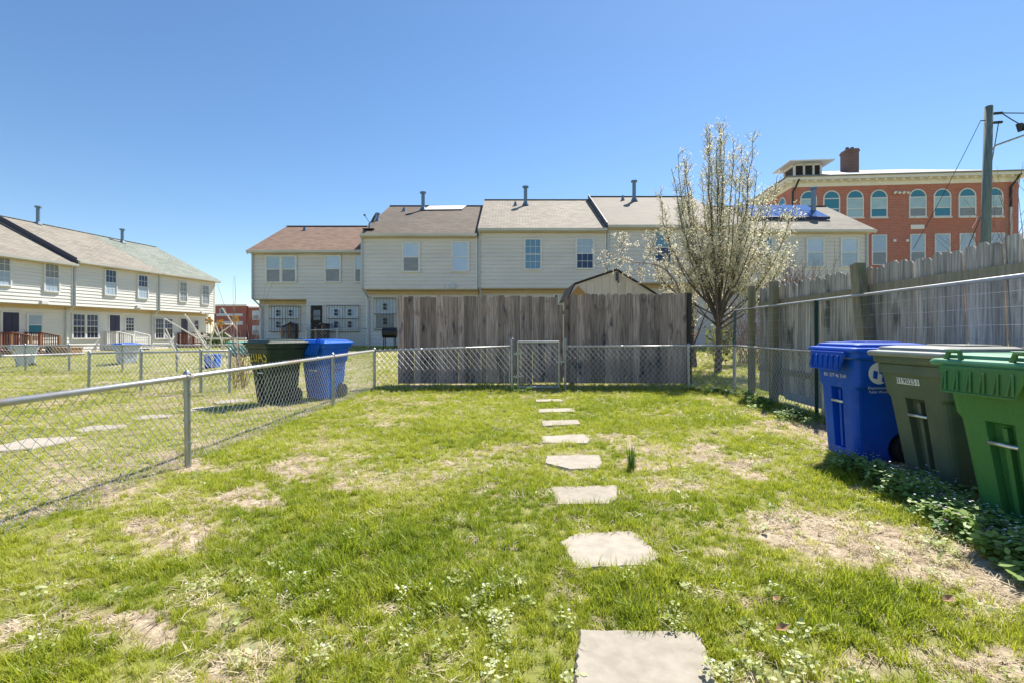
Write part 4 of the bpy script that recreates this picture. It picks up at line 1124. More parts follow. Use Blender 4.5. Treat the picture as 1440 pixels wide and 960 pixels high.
def cart(label, loc, rz, body, lid, front=.17, lip=True, ledge=True, tag_txt=None, tag_style='box', logo=False, scale=1.0, group='wheeled bins', Ht=1.06, graffiti=None,
         side_tag=None, grips=True):
    t = thing('wheeled_bin', label, 'bin', loc, rz, group, local=True)
    t.scale = (scale,) * 3
    zl = .70
    def fx(z): return -.25 - front * z / Ht
    def ring(z, hw, xb, r=.06): return rrect(fx(z), xb, hw, z, r)
    mb = MB()
    rings = [ring(.015, .225, .25, .05), ring(.04, .235, .26), ring(zl - .02, .262, .30), ring(zl + .015, .292 if ledge else .27, .315), ring(.80, .298 if ledge else .285, .33), ring(Ht - .09, .31, .35)]
    loft(mb, rings)
    o = mb.build('body', M[body], t, fix=True)
    cuts = []
    cm = MB(); z0, z1 = .10, .72
    cm.raw([(fx(z0) - .1, -.075, z0), (fx(z0) - .1, .075, z0), (fx(z0) + .06, .075, z0), (fx(z0) + .06, -.075, z0), (fx(z1) - .1, -.085, z1), (fx(z1) - .1, .085, z1), (fx(z1) + .075, .085, z1 - .05), (fx(z1) + .075, -.085, z1 - .05)],
           [(0,3,2,1), (4,5,6,7), (0,1,5,4), (1,2,6,5), (2,3,7,6), (3,0,4,7)])
    cuts.append(cm.build('cutter', M[body], t, fix=True))
    for sy in (-1, 1):
        cm = MB(); cm.tube([(.20, sy * .18, .13), (.20, sy * .40, .13)], .175, 20); cuts.append(cm.build('cutter', M[body], t, fix=True))
    boolean(o, cuts)
    bv = o.modifiers.new('bevel', 'BEVEL'); bv.width = .008; bv.segments = 2; bv.angle_limit = R(40); bv.limit_method = 'ANGLE'
    mb = MB(); mb.bar((fx(.11) + .045, 0, .11), (fx(.66) + .055, 0, .66), .028, .05); mb.build('recess_rib', M[body], t)
    # rim with grip lip at the front
    mb = MB(); zr = Ht - .09
    loft(mb, [rrect(fx(zr) - .02, .375, .335, zr, .06), rrect(fx(zr) - .035, .385, .345, zr + .02, .06), rrect(fx(zr) - .035, .385, .345, zr + .07, .06)])
    if lip:
        xf = fx(zr) - .03
        for y0, y1 in ((-.25, .25),):
            prof = [(xf + .02, zr + .068), (xf - .055, zr + .068), (xf - .07, zr - .10), (xf - .055, zr - .105), (xf - .03, zr + .03), (xf + .02, zr + .03)]
            mb.raw([(x, y0 - (.0 if z > zr else -.035), z) for x, z in prof] + [(x, y1 - (.0 if z > zr else .035), z) for x, z in prof],
                   [tuple(range(6)), tuple(reversed(range(6, 12)))] + [((i + 1) % 6, i, i + 6, (i + 1) % 6 + 6) for i in range(6)])
        for k in range(6):
            y = -.20 + .08 * k; mb.bar((xf - .078, y - .012, zr - .09), (xf - .066, y, zr + .035), .012, .012)
            mb.bar((xf - .078, y + .02, zr - .09), (xf - .066, y + .006, zr + .035), .008, .012)
        mb.bar((xf - .066, -.22, zr - .103), (xf - .066, .22, zr - .103), .03, .014)
    else:
        loft(mb, [rrect(fx(zr) - .005, .36, .318, zr - .085, .06), rrect(fx(zr) - .008, .365, .322, zr - .005, .06)])
    mb.build('rim', M[body], t, bevel=.004)
    # lid
    mb = MB(); xf = fx(Ht) - .05; ze = Ht - .015
    loft(mb, [rrect(xf, .40, .355, ze - .012, .05), rrect(xf - .01, .41, .36, ze + .012, .05), rrect(xf, .40, .35, ze + .03, .05), rrect(xf + .05, .36, .315, ze + .036, .05), rrect(xf + .06, .35, .305, ze + .062, .05), rrect(xf + .14, .28, .23, ze + .075, .05)])
    l_ = mb.build('lid', M[lid], t, bevel=.004)
    mb = MB(); mb.box((-.12, -.16, ze + .078), (.20, .16, ze + .086)); mb.build('lid_panel', M[lid], l_, bevel=.006)
    if lip and grips:
        for sy in (-1, 1):
            mb = MB(); y = sy * .20
            mb.tube([(xf + .03, y - .05, ze + .03), (xf + .035, y - .035, ze + .085), (xf + .035, y + .035, ze + .085), (xf + .03, y + .05, ze + .03)], .016, 6)
            mb.build('lid_grip', M[body], l_)
    # handle at the back, hinge
    mb = MB(); mb.tube([(.37, -.27, Ht - .06), (.46, -.27, Ht - .02), (.47, -.2, Ht - .015), (.47, .2, Ht - .015), (.46, .27, Ht - .02), (.37, .27, Ht - .06)], .018, 8); mb.build('handle', M[body], t)
    # lifting bar
    mb = MB(); zb = .55; mb.tube([(fx(zb) + .004, -.085, zb), (fx(zb) + .004, .085, zb)], .014, 8); mb.build('lift_bar', M['steel'], t, smooth=True)
    for sy in (-1, 1):
        mb = MB(); mb.tube([(.20, sy * .185, .13), (.20, sy * .20, .13), (.20, sy * .255, .13), (.20, sy * .27, .13)], [.11, .13, .13, .11], 20)
        for k in range(20):
            a = 2 * math.pi * k / 20; mb.bar((.20 + .13 * math.cos(a), sy * .19, .13 + .13 * math.sin(a)), (.20 + .13 * math.cos(a), sy * .265, .13 + .13 * math.sin(a)), .014, .012, up=(math.cos(a), 0, math.sin(a)))
        w = mb.build('wheel', M['rubber'], t)
        mb = MB(); mb.tube([(.20, sy * .271, .13), (.20, sy * .276, .13)], [.085, .08], 16); mb.tube([(.20, sy * .272, .13), (.20, sy * .285, .13)], [.035, .03], 12); mb.build('hub', M['black'], w)
    mb = MB(); mb.tube([(.20, -.2, .13), (.20, .2, .13)], .012, 8); mb.build('axle', M['dark'], t)
    # print
    dip = math.atan2(front, Ht)
    def on_front(vs, y, z, out=.006):
        return [(fx(z + v.y) - out, y - v.x, z + v.y) for v in vs]
    def on_side(vs, x, z, hw, out=.006):
        return [(x + v.x, -hw - out, z + v.y) for v in vs]
    if tag_txt:
        if tag_style == 'box':
            b_ = MB(); b_.raw(on_front([Vector((a, c, 0)) for a, c in ((-.105, -.026), (.105, -.026), (.105, .026), (-.105, .026))], .03, .83, .004), [(0, 1, 2, 3)])
            pl = b_.build('number_plate', M['white_mark'], t)
            vs, fs = text_faces(tag_txt, .06); q = MB(); q.raw(on_front(vs, .03, .83, .007), fs); q.build('lettering', M['dark'], pl)
        else:
            vs, fs = text_faces(tag_txt, .05); q = MB(); q.raw(on_front(vs, .0, .80), fs); q.build('lettering', M['white_mark'], t)
    if side_tag:
        vs, fs = text_faces(side_tag, .05); q = MB(); q.raw(on_side(vs, -.03, .74, .30), fs); q.build('lettering', M['white_mark'], t)
    if logo:
        cx, cz, hw = -.11, .845, .305
        q = MB()
        n = 28
        def S(x, z, out): return (cx + x, -hw - out, cz + z)
        for k in range(n):
            a, b_ = 2 * math.pi * k / n, 2 * math.pi * (k + 1) / n
            q.face([S(.095 * math.cos(a), .10 * math.sin(a), .006), S(.095 * math.cos(b_), .10 * math.sin(b_), .006), S(0, 0, .006)])
        e = q.build('round_emblem', M['white_mark'], t)
        q = MB()
        for ox, oz in ((-.035, -.012), (.02, .03), (.045, -.045)):
            q.face([S(ox - .022, oz - .03, .009), S(ox + .016, oz - .042, .009), S(ox + .024, oz + .028, .009), S(ox - .016, oz + .04, .009)])
        q.build('emblem_mark', M[body], e)
        for tx, sz, dz in (('DC', .045, .155), ('Department of', .033, -.135), ('Public Works', .033, -.172)):
            vs, fs = text_faces(tx, sz); q = MB(); q.raw([S(v.x, v.y + dz, .006) for v in vs], fs); q.build('lettering', M['white_mark'], t)
    if graffiti:
        vs, fs = text_faces(graffiti, .26); q = MB(); q.raw(on_front([Vector((v.x * .92, v.y * 1.15, 0)) for v in vs], 0, .83, .008), fs); q.build('graffiti', M['yellow_paint'], t)
    return t
cart('shiny blue wheeled recycling bin beside the grey board fence', (3.60, 4.76, 0), R(-2), 'blue_bin', 'blue_bin', front=.07, tag_txt='801 277 46 3141', tag_style='text', logo=True, scale=1.03, grips=False)
cart('grey-green wheeled bin with faded lid standing between the blue bin and the bright green bin', (3.73, 3.92, 0), R(3), 'grey_bin', 'grey_lid', front=.20, lip=False, tag_txt='0190251', scale=1.02)
cart('bright green wheeled bin with a pale sun-faded lid at the right edge', (3.42, 2.95, 0), R(3), 'green_bin', 'green_lid', front=.20, scale=1.0)
cart('dark green wheeled bin sprayed with yellow graffiti in the neighbouring yard', (-4.25, 8.5, 0), R(60), 'dgreen_bin', 'dgreen_bin', front=.13, lip=False, graffiti='20A5', side_tag='1401251', scale=1.01)
cart('bright blue wheeled bin behind the left chain-link fence, beside the graffitied bin', (-3.62, 9.1, 0), R(70), 'blue_bin_far', 'blue_bin_far', front=.13, scale=1.0)
cart('small blue-lidded bin far off in front of the left row of houses', (-13.6, 16.6, 0), R(70), 'downspout', 'blue_bin_far', scale=.8, grips=False)
cart('grey-blue bin behind the fences at the left edge', (-17.0, 16.4, 0), R(60), 'downspout', 'downspout', scale=.75)

# ------------------------------------------------------------ stepping stones
for k, s in enumerate(STONES + STONES2):
    pts = [G(*p) for p in s]
    cx = sum(p[0] for p in pts) / len(pts); cy = sum(p[1] for p in pts) / len(pts)
    # soften the outline with extra points
    out = []
    n = len(pts)
    for i in range(n):
        (xa, ya), (xb, yb) = pts[i], pts[(i + 1) % n]
        m_ = 9
        for j in range(m_):
            f = (j + .0) / m_
            f2 = f
            x, y = xa + (xb - xa) * f2, ya + (yb - ya) * f2
            rr = .006
            out.append((x + rnd.uniform(-rr, rr), y + rnd.uniform(-rr, rr)))
    mb = MB(); z1 = .013 + gz(cx, cy)
    inner = [(cx + (x - cx) * .97, cy + (y - cy) * .97) for x, y in out]
    nn = len(out); tn = rnd.random()
    vs = [(x, y, z1) for x, y in inner] + [(x, y, z1 - .012) for x, y in out] + [(x, y, -.05) for x, y in out]
    fs = [tuple(range(nn))] + [(i, i + nn, (i + 1) % nn + nn, (i + 1) % nn) for i in range(nn)] + [(i + nn, i + 2 * nn, (i + 1) % nn + 2 * nn, (i + 1) % nn + nn) for i in range(nn)]
    mb.raw(vs, fs, tn)
    o = mb.build('stepping_stone', M['concrete'], None, off=(cx, cy, 0), fix=True)
    if k < len(STONES):
        lb = ['largest pale stepping stone at the bottom edge of the photo', 'pale stepping stone with uneven corners, second from the bottom edge', 'pale stepping stone, third from the bottom edge of the photo',
              'pale stepping stone just left of the tall dark grass tuft', 'pale stepping stone, fifth from the bottom, beyond the grass tuft', 'thin-looking pale stepping stone, third before the gate',
              'pale stepping stone, second before the gate', 'last small stepping stone, right at the gate'][k]
        tag(o, lb, 'stepping stone', 'stepping stones leading to the gate')
    else:
        lb = ['wide stepping stone at the left edge beyond the left fence', 'stepping stone beyond the left fence, second from the left edge', 'stepping stone just left of the nearest fence post', 'stepping stone just right of the nearest fence post', 'farthest stepping stone beyond the left fence, beside the graffitied bin'][k - len(STONES)]
        tag(o, lb, 'stepping stone', 'stepping stones in the neighbouring yard')

# ------------------------------------------------------------ shed behind the back fence
sh = thing('garden_shed', 'small pale panel shed with a dark roof edge peeking over the board fence', 'shed', (3.3, 15.2, gz(3.3, 15.2)))
prof = [(1.85, 0), (1.85, 2.42), (2.02, 2.78), (3.36, 3.24), (4.85, 2.33), (4.85, 0)]
mb = MB(); mb.prism(prof, lambda u, v, d: (u, d, v), 15.1, 17.6)
x = 1.9
while x < 4.8:
    zt = 2.36 if x < 1.9 else (2.78 + (3.24 - 2.78) * (x - 2.02) / 1.34 if x < 3.36 else 3.24 - (3.24 - 2.33) * (x - 3.36) / 1.49)
    if x > 2.1: mb.box((x, 15.085, .05), (x + .235, 15.098, min(zt, zt if x + .24 < 3.36 else 3.24 - (3.24 - 2.33) * (x + .24 - 3.36) / 1.49) - .03), rnd.random())
    x += .25
mb.build('wall', M['shed'], sh)
mb = MB(); rp_ = [(1.79, 2.34), (2.0, 2.80), (3.36, 3.262), (5.0, 2.25)]
for (xa, za), (xb, zb) in zip(rp_[:-1], rp_[1:]):
    mb.raw([(xa, 15.03, za), (xb, 15.03, zb), (xb, 17.8, zb), (xa, 17.8, za), (xa, 15.03, za + .045), (xb, 15.03, zb + .045), (xb, 17.8, zb + .045), (xa, 17.8, za + .045)], [(3,2,1,0), (4,5,6,7), (0,1,5,4), (2,3,7,6), (1,2,6,5), (3,0,4,7)])
mb.build('roof', M['stain_dark'], sh)
mb = MB(); mb.prism([(1.90, 2.1), (1.90, 2.45), (2.12, 2.74), (2.45, 2.42), (2.5, 2.1)], lambda u, v, d: (u, d, v), 15.05, 15.08); mb.build('roof_underside_panel', M['tan_underside'], sh)  # added flat panel standing in for the brown underside of the roof
mb = MB(); mb.box((3.33, 15.0, 2.92), (3.41, 15.084, 3.18)); mb.tube([(3.37, 15.0, 2.95), (3.40, 14.9, 2.80)], .02, 6)
lf = mb.build('light_fixture', M['dish'], sh)
mb = MB(); mb.tube([(3.40, 14.9, 2.81), (3.405, 14.88, 2.77), (3.41, 14.86, 2.73)], [.03, .05, .02], 8); mb.build('bulb', M['trim'], lf)

# ------------------------------------------------------------ utility pole and wires
PX, PY = 18.15, 18.0
up_ = thing('utility_pole', 'weathered grey-green wooden utility pole leaning slightly behind the right fence', 'utility pole', (PX, PY, .3))
ptop = Vector((18.28, PY, zat(150, 18)))
pb = Vector((18.02, PY, 0))
mb = MB(); mb.tube([pb, pb.lerp(ptop, .5) + Vector((.02, 0, 0)), ptop], [.165, .15, .13], 14); mb.build('pole', M['pole_wood'], up_, smooth=True)
mb = MB(); a = pb.lerp(ptop, .855); mb.tube([a + Vector((.15, -.05, -.25)), a + Vector((.2, -.08, -.1)), a + Vector((1.3, -.5, .28)), a + Vector((2.6, -.9, .55))], .035, 6); mb.build('lamp_arm', M['galv'], up_)
mb = MB(); a = pb.lerp(ptop, .97)
for dz in (0, -.35): mb.tube([a + Vector((.15, -.05, dz)), a + Vector((.42, -.1, dz))], .05, 6)
mb.tube([a + Vector((-.3, 0, -.25)), a + Vector((-.1, 0, -.25))], .02, 5); mb.build('insulator', M['dark'], up_)
mb = MB(); b2 = a + Vector((.85, -.3, -.6))
mb.tube([b2 + Vector((0, 0, .1)), b2 + Vector((.03, 0, -.2))], [.1, .06], 7); mb.tube([b2 + Vector((.15, 0, .1)), b2 + Vector((.18, 0, -.15))], [.07, .05], 7); mb.build('cable_joint', M['dark'], up_)
def wire(pts, r=.018, label='thin dark overhead wire', n=8):
    P = [Vector(p) for p in pts]; out = []
    for (p, q) in zip(P[:-1], P[1:]):
        for i in range(n):
            f = i / n; sag = -.04 * (q - p).length * 4 * f * (1 - f) * .5
            out.append(p.lerp(q, f) + Vector((0, 0, sag)))
    out.append(P[-1])
    m_ = MB(); m_.tube(out, r, 4); return m_
for lab, pts, r in (('overhead wire leaving the pole top level to the right', [a + Vector((.4, -.1, 0)), a + Vector((7, -.5, .2))], .022),
                    ('overhead wire dropping right from the cable joint on the pole', [b2, b2 + Vector((6, -2.0, -2.2))], .02),
                    ('overhead wire looping steeply right from the cable joint', [b2, b2 + Vector((4.5, -2.5, -3.6))], .02),
                    ('thin cable looping down from the pole top to the brick wall', [a + Vector((.3, -.1, -.3)), a + Vector((.75, 1.0, -3.6)), a + Vector((1.8, 3.5, -6.2))], .016),
                    ('thin guy wire slanting down left of the pole', [a + Vector((-.3, 0, -.25)), a + Vector((-1.6, 1.5, -4.9))], .010),
                    ('short cable running from the pole top to the cable joint', [a + Vector((.4, -.1, 0)), b2 + Vector((0, 0, .1))], .02)):
    tag(wire(pts, r).build('overhead_wire', M['dark'], None, off=tuple(pts[0])), lab, 'wire', 'wires on the utility pole')

# ------------------------------------------------------------ clutter in the left yards
def pl(px, py, Z): return W(px, py, Z)
pf = thing('pole_frame', 'tangle of pale leaning poles with a triangle of cloth beyond the far left fence', 'pole frame', (-8.2, 13.2, 0))
Zp = 13.2
for (xa, ya), (xb, yb), dz, r in (((259, 442), (300, 505), 0, .022), ((231, 448), (285, 480), .3, .018), ((262, 445), (296, 492), -.3, .018), ((231, 468), (254, 505), .1, .02), ((233, 462), (252, 505), .25, .018),
                                 ((312, 433), (333, 463), 0, .018), ((303, 455), (291, 500), .05, .02), ((303, 455), (318, 500), -.05, .02), ((313, 456), (327, 456), .0, .018), ((327, 456), (307, 470), .02, .018),
                                 ((292, 476), (346, 476), .1, .035), ((316, 468), (340, 485), .2, .018), ((270, 470), (294, 474), .2, .018), ((290, 440), (306, 472), .12, .016)):
    m_ = MB(); m_.tube([pl(xa, ya, Zp + dz), pl(xb, yb, Zp + dz + .15)], r, 6); m_.build('pole', M['pvc'], pf)
m_ = MB(); m_.face([pl(279, 468, Zp), pl(290, 468, Zp), pl(290, 448, Zp)]); m_.face([pl(290, 448, Zp + .02), pl(290, 468, Zp + .02), pl(279, 468, Zp + .02)]); m_.build('cloth', M['pvc'], pf)
for n_, (px, py, lb) in enumerate(((294, 452, 'orange plastic pinwheel on the left of the pole tangle'), (310, 455, 'orange plastic pinwheel in the middle of the pole tangle'), (331, 449, 'drooping orange plastic pinwheel on the right of the pole tangle'))):
    c = pl(px, py, Zp - .15); g = thing('pinwheel', lb, 'pinwheel', c, 0, 'orange pinwheels on the poles')
    for k in range(5):
        a_ = k * 2 * math.pi / 5 + n_; m_ = MB()
        d = Vector((math.cos(a_), 0, math.sin(a_))); e = Vector((-d.z, -.3, d.x)) * .08
        m_.raw([c, c + d * .08 + e * .8, c + d * .14, c + d * .08 - e * .3, c + Vector((0, .05, 0))], [(0,1,2,3), (4,3,2,1), (0,3,4), (0,4,1)]); m_.build('blade', M['orange'], g)
    m_ = MB(); m_.tube([c + Vector((0, -.03, 0)), c + Vector((0, .08, 0))], .025, 6); m_.build('hub', M['teal'], g)
    m_ = MB(); m_.tube([c + Vector((0, .06, 0)), Vector((c.x + .05, c.y + .06, 0))], .01, 5); m_.build('stick', M['pvc'], g)
# blue crate and brown box heaps
def crate(label, px, py, Z, w, h_, m_, cat='crate', name='storage_crate'):
    x = (px - 720) / F * Z; z = gz(x, Z); t = thing(name, label, cat, (x, Z, z))
    b_ = MB(); b_.raw([(x - w*.45, Z - w*.35, z), (x + w*.45, Z - w*.35, z), (x + w*.45, Z + w*.35, z), (x - w*.45, Z + w*.35, z), (x - w/2, Z - w*.4, z + h_), (x + w/2, Z - w*.4, z + h_), (x + w/2, Z + w*.4, z + h_), (x - w/2, Z + w*.4, z + h_)],
                    [(3,2,1,0), (0,1,5,4), (1,2,6,5), (2,3,7,6), (3,0,4,7), (4,5,6,7)]); b_.build('body', M[m_], t, bevel=.02)
    b_ = MB(); b_.box((x - w*.53, Z - w*.43, z + h_ + .003), (x + w*.53, Z + w*.43, z + h_ + .05)); b_.build('lid', M[m_], t, bevel=.015)
crate('blue plastic crate under the pole tangle', 299, 484, 15.5, .4, .4, 'blue_bin_far')
crate('dark brown box on the ground beside the left stoop', 80, 490, 24, .7, .5, 'stain_dark')
crate('tan cardboard box beside the dark brown box', 95, 494, 23.5, .9, .4, 'brown_leaf', 'box', 'cardboard_box')
crate('long teal plastic tub behind the pole tangle', 347, 480, 19, 1.1, .45, 'teal', 'tub', 'plastic_tub')
# grill behind the back fence's left end
gp = (-5.55, 21.3); gz0 = gz(*gp)
g = thing('charcoal_grill', 'black barrel grill standing by the wall at the left end of the board fence', 'grill', (*gp, gz0))
m_ = MB(); m_.tube([(gp[0] - .3, gp[1], gz0 + .72), (gp[0] + .3, gp[1], gz0 + .72)], .24, 14); m_.build('hood', M['black'], g)
m_ = MB()
for dx in (-.25, .25):
    for dy in (-.15, .15): m_.bar((gp[0] + dx, gp[1] + dy, gz0), (gp[0] + dx * .9, gp[1] + dy * .8, gz0 + .6), .03, .03)
m_.build('legs', M['dark'], g)
m_ = MB(); m_.box((gp[0] + .32, gp[1] - .2, gz0 + .66), (gp[0] + .62, gp[1] + .2, gz0 + .69)); m_.build('side_shelf', M['stain_tan'], g)

# ------------------------------------------------------------ trees and shrubs
def rv(): return Vector((rnd.gauss(0, 1), rnd.gauss(0, 1), rnd.gauss(0, 1)))
def curve_pts(p, q, bend, n=6, wob=.03):
    p, q, bend = Vector(p), Vector(q), Vector(bend); out = []
    L_ = (q - p).length
    for i in range(n + 1):
        f = i / n
        out.append(p.lerp(q, f) + bend * (4 * f * (1 - f)) + (rv() * wob * L_ * .3 if 0 < i < n else Vector((0, 0, 0))))
    return out
def flower(mb, c, s, t):
    """an open cluster: a few small petals facing about"""
    for _ in range(3):
        d = rv().normalized(); u = d.orthogonal().normalized(); a = rnd.random() * 6.28
        v = d.cross(u); u2 = u * math.cos(a) + v * math.sin(a); v2 = d.cross(u2)
        o = c + rv() * s * .5; q = s * rnd.uniform(.5, .95)
        mb.face([o - u2 * q * .5, o - v2 * q * .35, o + u2 * q * .5, o + v2 * q * .4], t)
tx, ty = 6.37, 14.5; tz = gz(tx, ty) - .03
tr = thing('blossoming_tree', 'tall upright tree with sparse white blossom in front of the back houses', 'tree', (tx, ty, tz))
wood = MB(); crown = MB(); buds = MB()
fork = Vector((tx + .02, ty, tz + 1.9))
wood.tube([(tx, ty, tz - .1), (tx - .005, ty, tz + .12), (tx + .02, ty, tz + .8), fork], [.15, .11, .09, .085], 10)
def env(z):      # crown half width by height above ground
    pts_ = [(1.0, 1.0), (1.6, 1.8), (2.4, 2.5), (3.2, 2.7), (4.0, 2.55), (5.0, 2.3), (6.0, 1.95), (6.8, 1.4), (7.5, .5)]
    for (a, ra), (b_, rb) in zip(pts_[:-1], pts_[1:]):
        if a <= z <= b_: return ra + (rb - ra) * (z - a) / (b_ - a)
    return .25
limbs = []
NL = 46
for i in range(NL):
    az = 2.4 * i + rnd.uniform(-.4, .4)
    topz = [7.45, 7.1, 6.8, 6.5, 6.2, 5.8, 5.4, 4.9, 4.4, 3.9, 3.4][min(10, int(i / NL * 11))] + rnd.uniform(-.2, .2)
    rr = env(topz) * rnd.uniform(.45, 1.0) if i > 2 else rnd.uniform(.05, .35)
    z0 = tz + rnd.uniform(1.3, 2.2) if topz > 3.6 else tz + rnd.uniform(.9, 1.6)
    st = Vector((tx + .02, ty, min(z0, fork.z + rnd.uniform(-.3, .3))))
    en = Vector((tx + rr * math.cos(az) * 1.0 + (.25 if topz < 4.5 else -.1), ty + rr * math.sin(az), tz + topz))
    out = Vector((math.cos(az), math.sin(az), 0)) * rr * rnd.uniform(.12, .28) + Vector((0, 0, -.05))
    pts = curve_pts(st, en, out, 9, .018)
    L_ = (en - st).length
    rb = .010 + .0042 * L_
    wood.tube(pts, [rb * (1 - .9 * k / 9) + .003 for k in range(10)], 6, cap=False)
    limbs.append((pts, topz))
def pick(pts, f):
    k = f * (len(pts) - 1); i = min(int(k), len(pts) - 2); return pts[i].lerp(pts[i+1], k - i), (pts[i+1] - pts[i]).normalized()
def twig_flowers(p, q, dens, size):
    n = max(1, int((q - p).length * dens))
    for _ in range(n):
        f = rnd.random(); c = p.lerp(q, f) + rv() * .03
        h_ = c.z - tz
        if rnd.random() < (.72 if h_ < 4.2 else .34): flower(crown, c, size, rnd.random())
        else: flower(buds, c, size * .62, rnd.random())
for pts, topz in limbs:
    L_ = sum((pts[i+1] - pts[i]).length for i in range(len(pts) - 1))
    n = int(L_ * 10)
    for _ in range(n):
        f = rnd.uniform(.22, 1); p, d = pick(pts, f)
        side = rv(); side = (side - d * side.dot(d)).normalized()
        dirn = (d * .55 + side * .75 + Vector((0, 0, .25))).normalized()
        ln = rnd.uniform(.2, .75) * (1.1 - .6 * f) * (1.15 if topz < 5 else .8)
        q = p + dirn * ln + Vector((0, 0, ln * .2)); c = curve_pts(p, q, Vector((0, 0, -.04)) * ln, 3, .05)
        wood.tube(c, [.007, .0055, .004, .0025], 3, cap=False)
        hl = p.z - tz
        twig_flowers(p, q, 19 if hl < 4 else 21 if hl < 5.5 else 20, .066 if hl < 4.5 else .058)
        for _k in range(2):
            f2 = rnd.uniform(.3, .9); p2 = p.lerp(q, f2); q2 = p2 + (dirn + rv() * .5).normalized() * ln * .45
            wood.tube([p2, q2], [.004, .002], 3, cap=False)
            twig_flowers(p2, q2, 19 if hl < 4 else 21 if hl < 5.5 else 20, .064 if hl < 4.5 else .056)
wood.build('trunk', M['bark'], tr)
M['blossom'] = leaf_mat('cream white blossom', (.72,.67,.46), (.86,.82,.68), .5, False, .7, .2)
M['bud'] = leaf_mat('yellow green bud', (.38,.38,.14), (.72,.70,.46), .5, False, .7, .2)
cr_ = crown.build('crown', M['blossom'], tr); buds.build('buds', M['bud'], cr_)

# smaller dark tree left of it, with a rusty leaf clump
t2 = thing('small_tree', 'small dark-stemmed tree with rusty and yellow-green leaves left of the blossoming trunk', 'tree', (6.05, 15.6, gz(6.05, 15.6)))
w2 = MB(); c2 = MB(); b0 = Vector((6.05, 15.6, gz(6.05, 15.6)))
w2.tube([b0 - Vector((0, 0, .1)), b0 + Vector((0, 0, .15)), b0 + Vector((-.05, 0, .8))], [.14, .10, .07], 8)
for i in range(12):
    e = b0 + Vector((-.25 + rnd.gauss(0, .38), rnd.gauss(0, .35), rnd.uniform(1.4, 3.0)))
    cpts = curve_pts(b0 + Vector((-.04, 0, rnd.uniform(.4, .8))), e, Vector((rnd.uniform(-.15, .1), 0, 0)), 5, .05)
    w2.tube(cpts, [.03, .025, .02, .014, .009, .005], 5, cap=False)
    for _ in range(26):
        f = rnd.uniform(.3, 1); p, d = pick(cpts, f); flower(c2, p + rv() * .10, .10, min(1, max(0, rnd.gauss(.62 if p.z > b0.z + 1.5 else .25, .25))))
w2.build('trunk', M['bark'], t2)
M['rust'] = leaf_mat('rusty to pale leaves', (.20,.06,.02), (.72,.66,.52), .35, False, c_mid=(.40,.38,.10)); c2.build('crown', M['rust'], t2)

# bare arching branches with a few white buds over the shed
ab = thing('bare_shrub', 'thin bare branches with pale buds arching over the shed roof', 'shrub', (5.45, 15.7, gz(5.45, 15.7)))
w3 = MB(); c3 = MB()
Zs = 14.4
main = [pl(x, y, Zs) for x, y in ((962, 425), (950, 396), (938, 381), (925, 373), (905, 370), (890, 369), (872, 362))]
b3 = Vector((5.45, 15.7, gz(5.45, 15.7)))
w3.tube([b3] + main, [.04, .032, .028, .024, .020, .017, .014, .009], 6)
subs = [((872, 358), (874, 332)), ((874, 345), (868, 330)), ((874, 342), (880, 328)), ((890, 369), (876, 364)), ((876, 362), (842, 356)), ((872, 364), (838, 372)), ((874, 352), (890, 345)), ((905, 370), (915, 345)), ((915, 346), (905, 330)), ((917, 348), (930, 322)),
        ((925, 373), (928, 400)), ((928, 398), (935, 430)), ((890, 371), (880, 385)), ((900, 370), (902, 395)), ((922, 362), (918, 330)), ((905, 348), (915, 350)), ((938, 381), (945, 350)), ((880, 364), (862, 380)), ((862, 366), (850, 380)), ((905, 371), (896, 380)), ((920, 372), (940, 360))]
for (xa, ya), (xb, yb) in subs:
    p = pl(xa, ya, Zs + rnd.uniform(-.05, .05)); q = pl(xb, yb, Zs + rnd.uniform(-.5, .5)); cpts = curve_pts(p, q, rv() * .05, 5, .06)
    w3.tube(cpts, [.012, .011, .009, .008, .006, .004], 4, cap=False)
    for _ in range(11):
        f = rnd.uniform(.15, 1); p2, d = pick(cpts, f); q2 = p2 + (d + rv() * .8).normalized() * rnd.uniform(.12, .4)
        w3.tube([p2, p2.lerp(q2, .5) + rv() * .02, q2], [.005, .004, .0025], 3, cap=False)
        for _k in range(rnd.randint(1, 4)): flower(c3, p2.lerp(q2, rnd.random()), .06, rnd.random())
w3.build('branches', M['twig_pale'], ab); c3.build('buds', M['blossom'], ab)

def twiggy(label, base, n, hgt, spread, m='twig', r=.012, fork=3, name='bare_shrub', lean=(0, 0), cat='shrub', group=None, wob=.04, y_s=1):
    b_ = Vector(base); mb = MB()
    for i in range(n):
        st = b_ + Vector((rnd.uniform(-.35, .35) * spread, rnd.uniform(-.3, .3) * spread * y_s, -.05))
        e = st + Vector((rnd.gauss(0, .45) * spread + lean[0], rnd.gauss(0, .4) * spread * y_s, hgt * rnd.uniform(.55, 1)))
        c = curve_pts(st, e, rv() * .08 * hgt * .3, 6, wob); mb.tube(c, [r * (1 - k / 7) + .002 for k in range(7)], 4, cap=False)
        for _ in range(fork):
            f = rnd.uniform(.3, .9); p, d = pick(c, f); q = p + (d + rv() * .45).normalized() * hgt * rnd.uniform(.12, .3)
            mb.tube([p, p.lerp(q, .5) + rv() * .02, q], [r * .5, r * .4, r * .2], 3, cap=False)
    t = thing(name, label, cat, base, 0, group); mb.build('branches', M[m], t); return t
twiggy('wide thicket of reddish bare twigs in front of the solar panel house', (11.2, 18.6, gz(11.2, 18.6)), 75, 4.1, 2.0, 'twig', .02, 7, y_s=.4)
twiggy('low reddish thicket of twigs beside the blossoming tree above the fence', (8.6, 16.5, gz(8.6, 16.5)), 70, 2.6, 1.9, 'twig', .012, 6, y_s=.4)
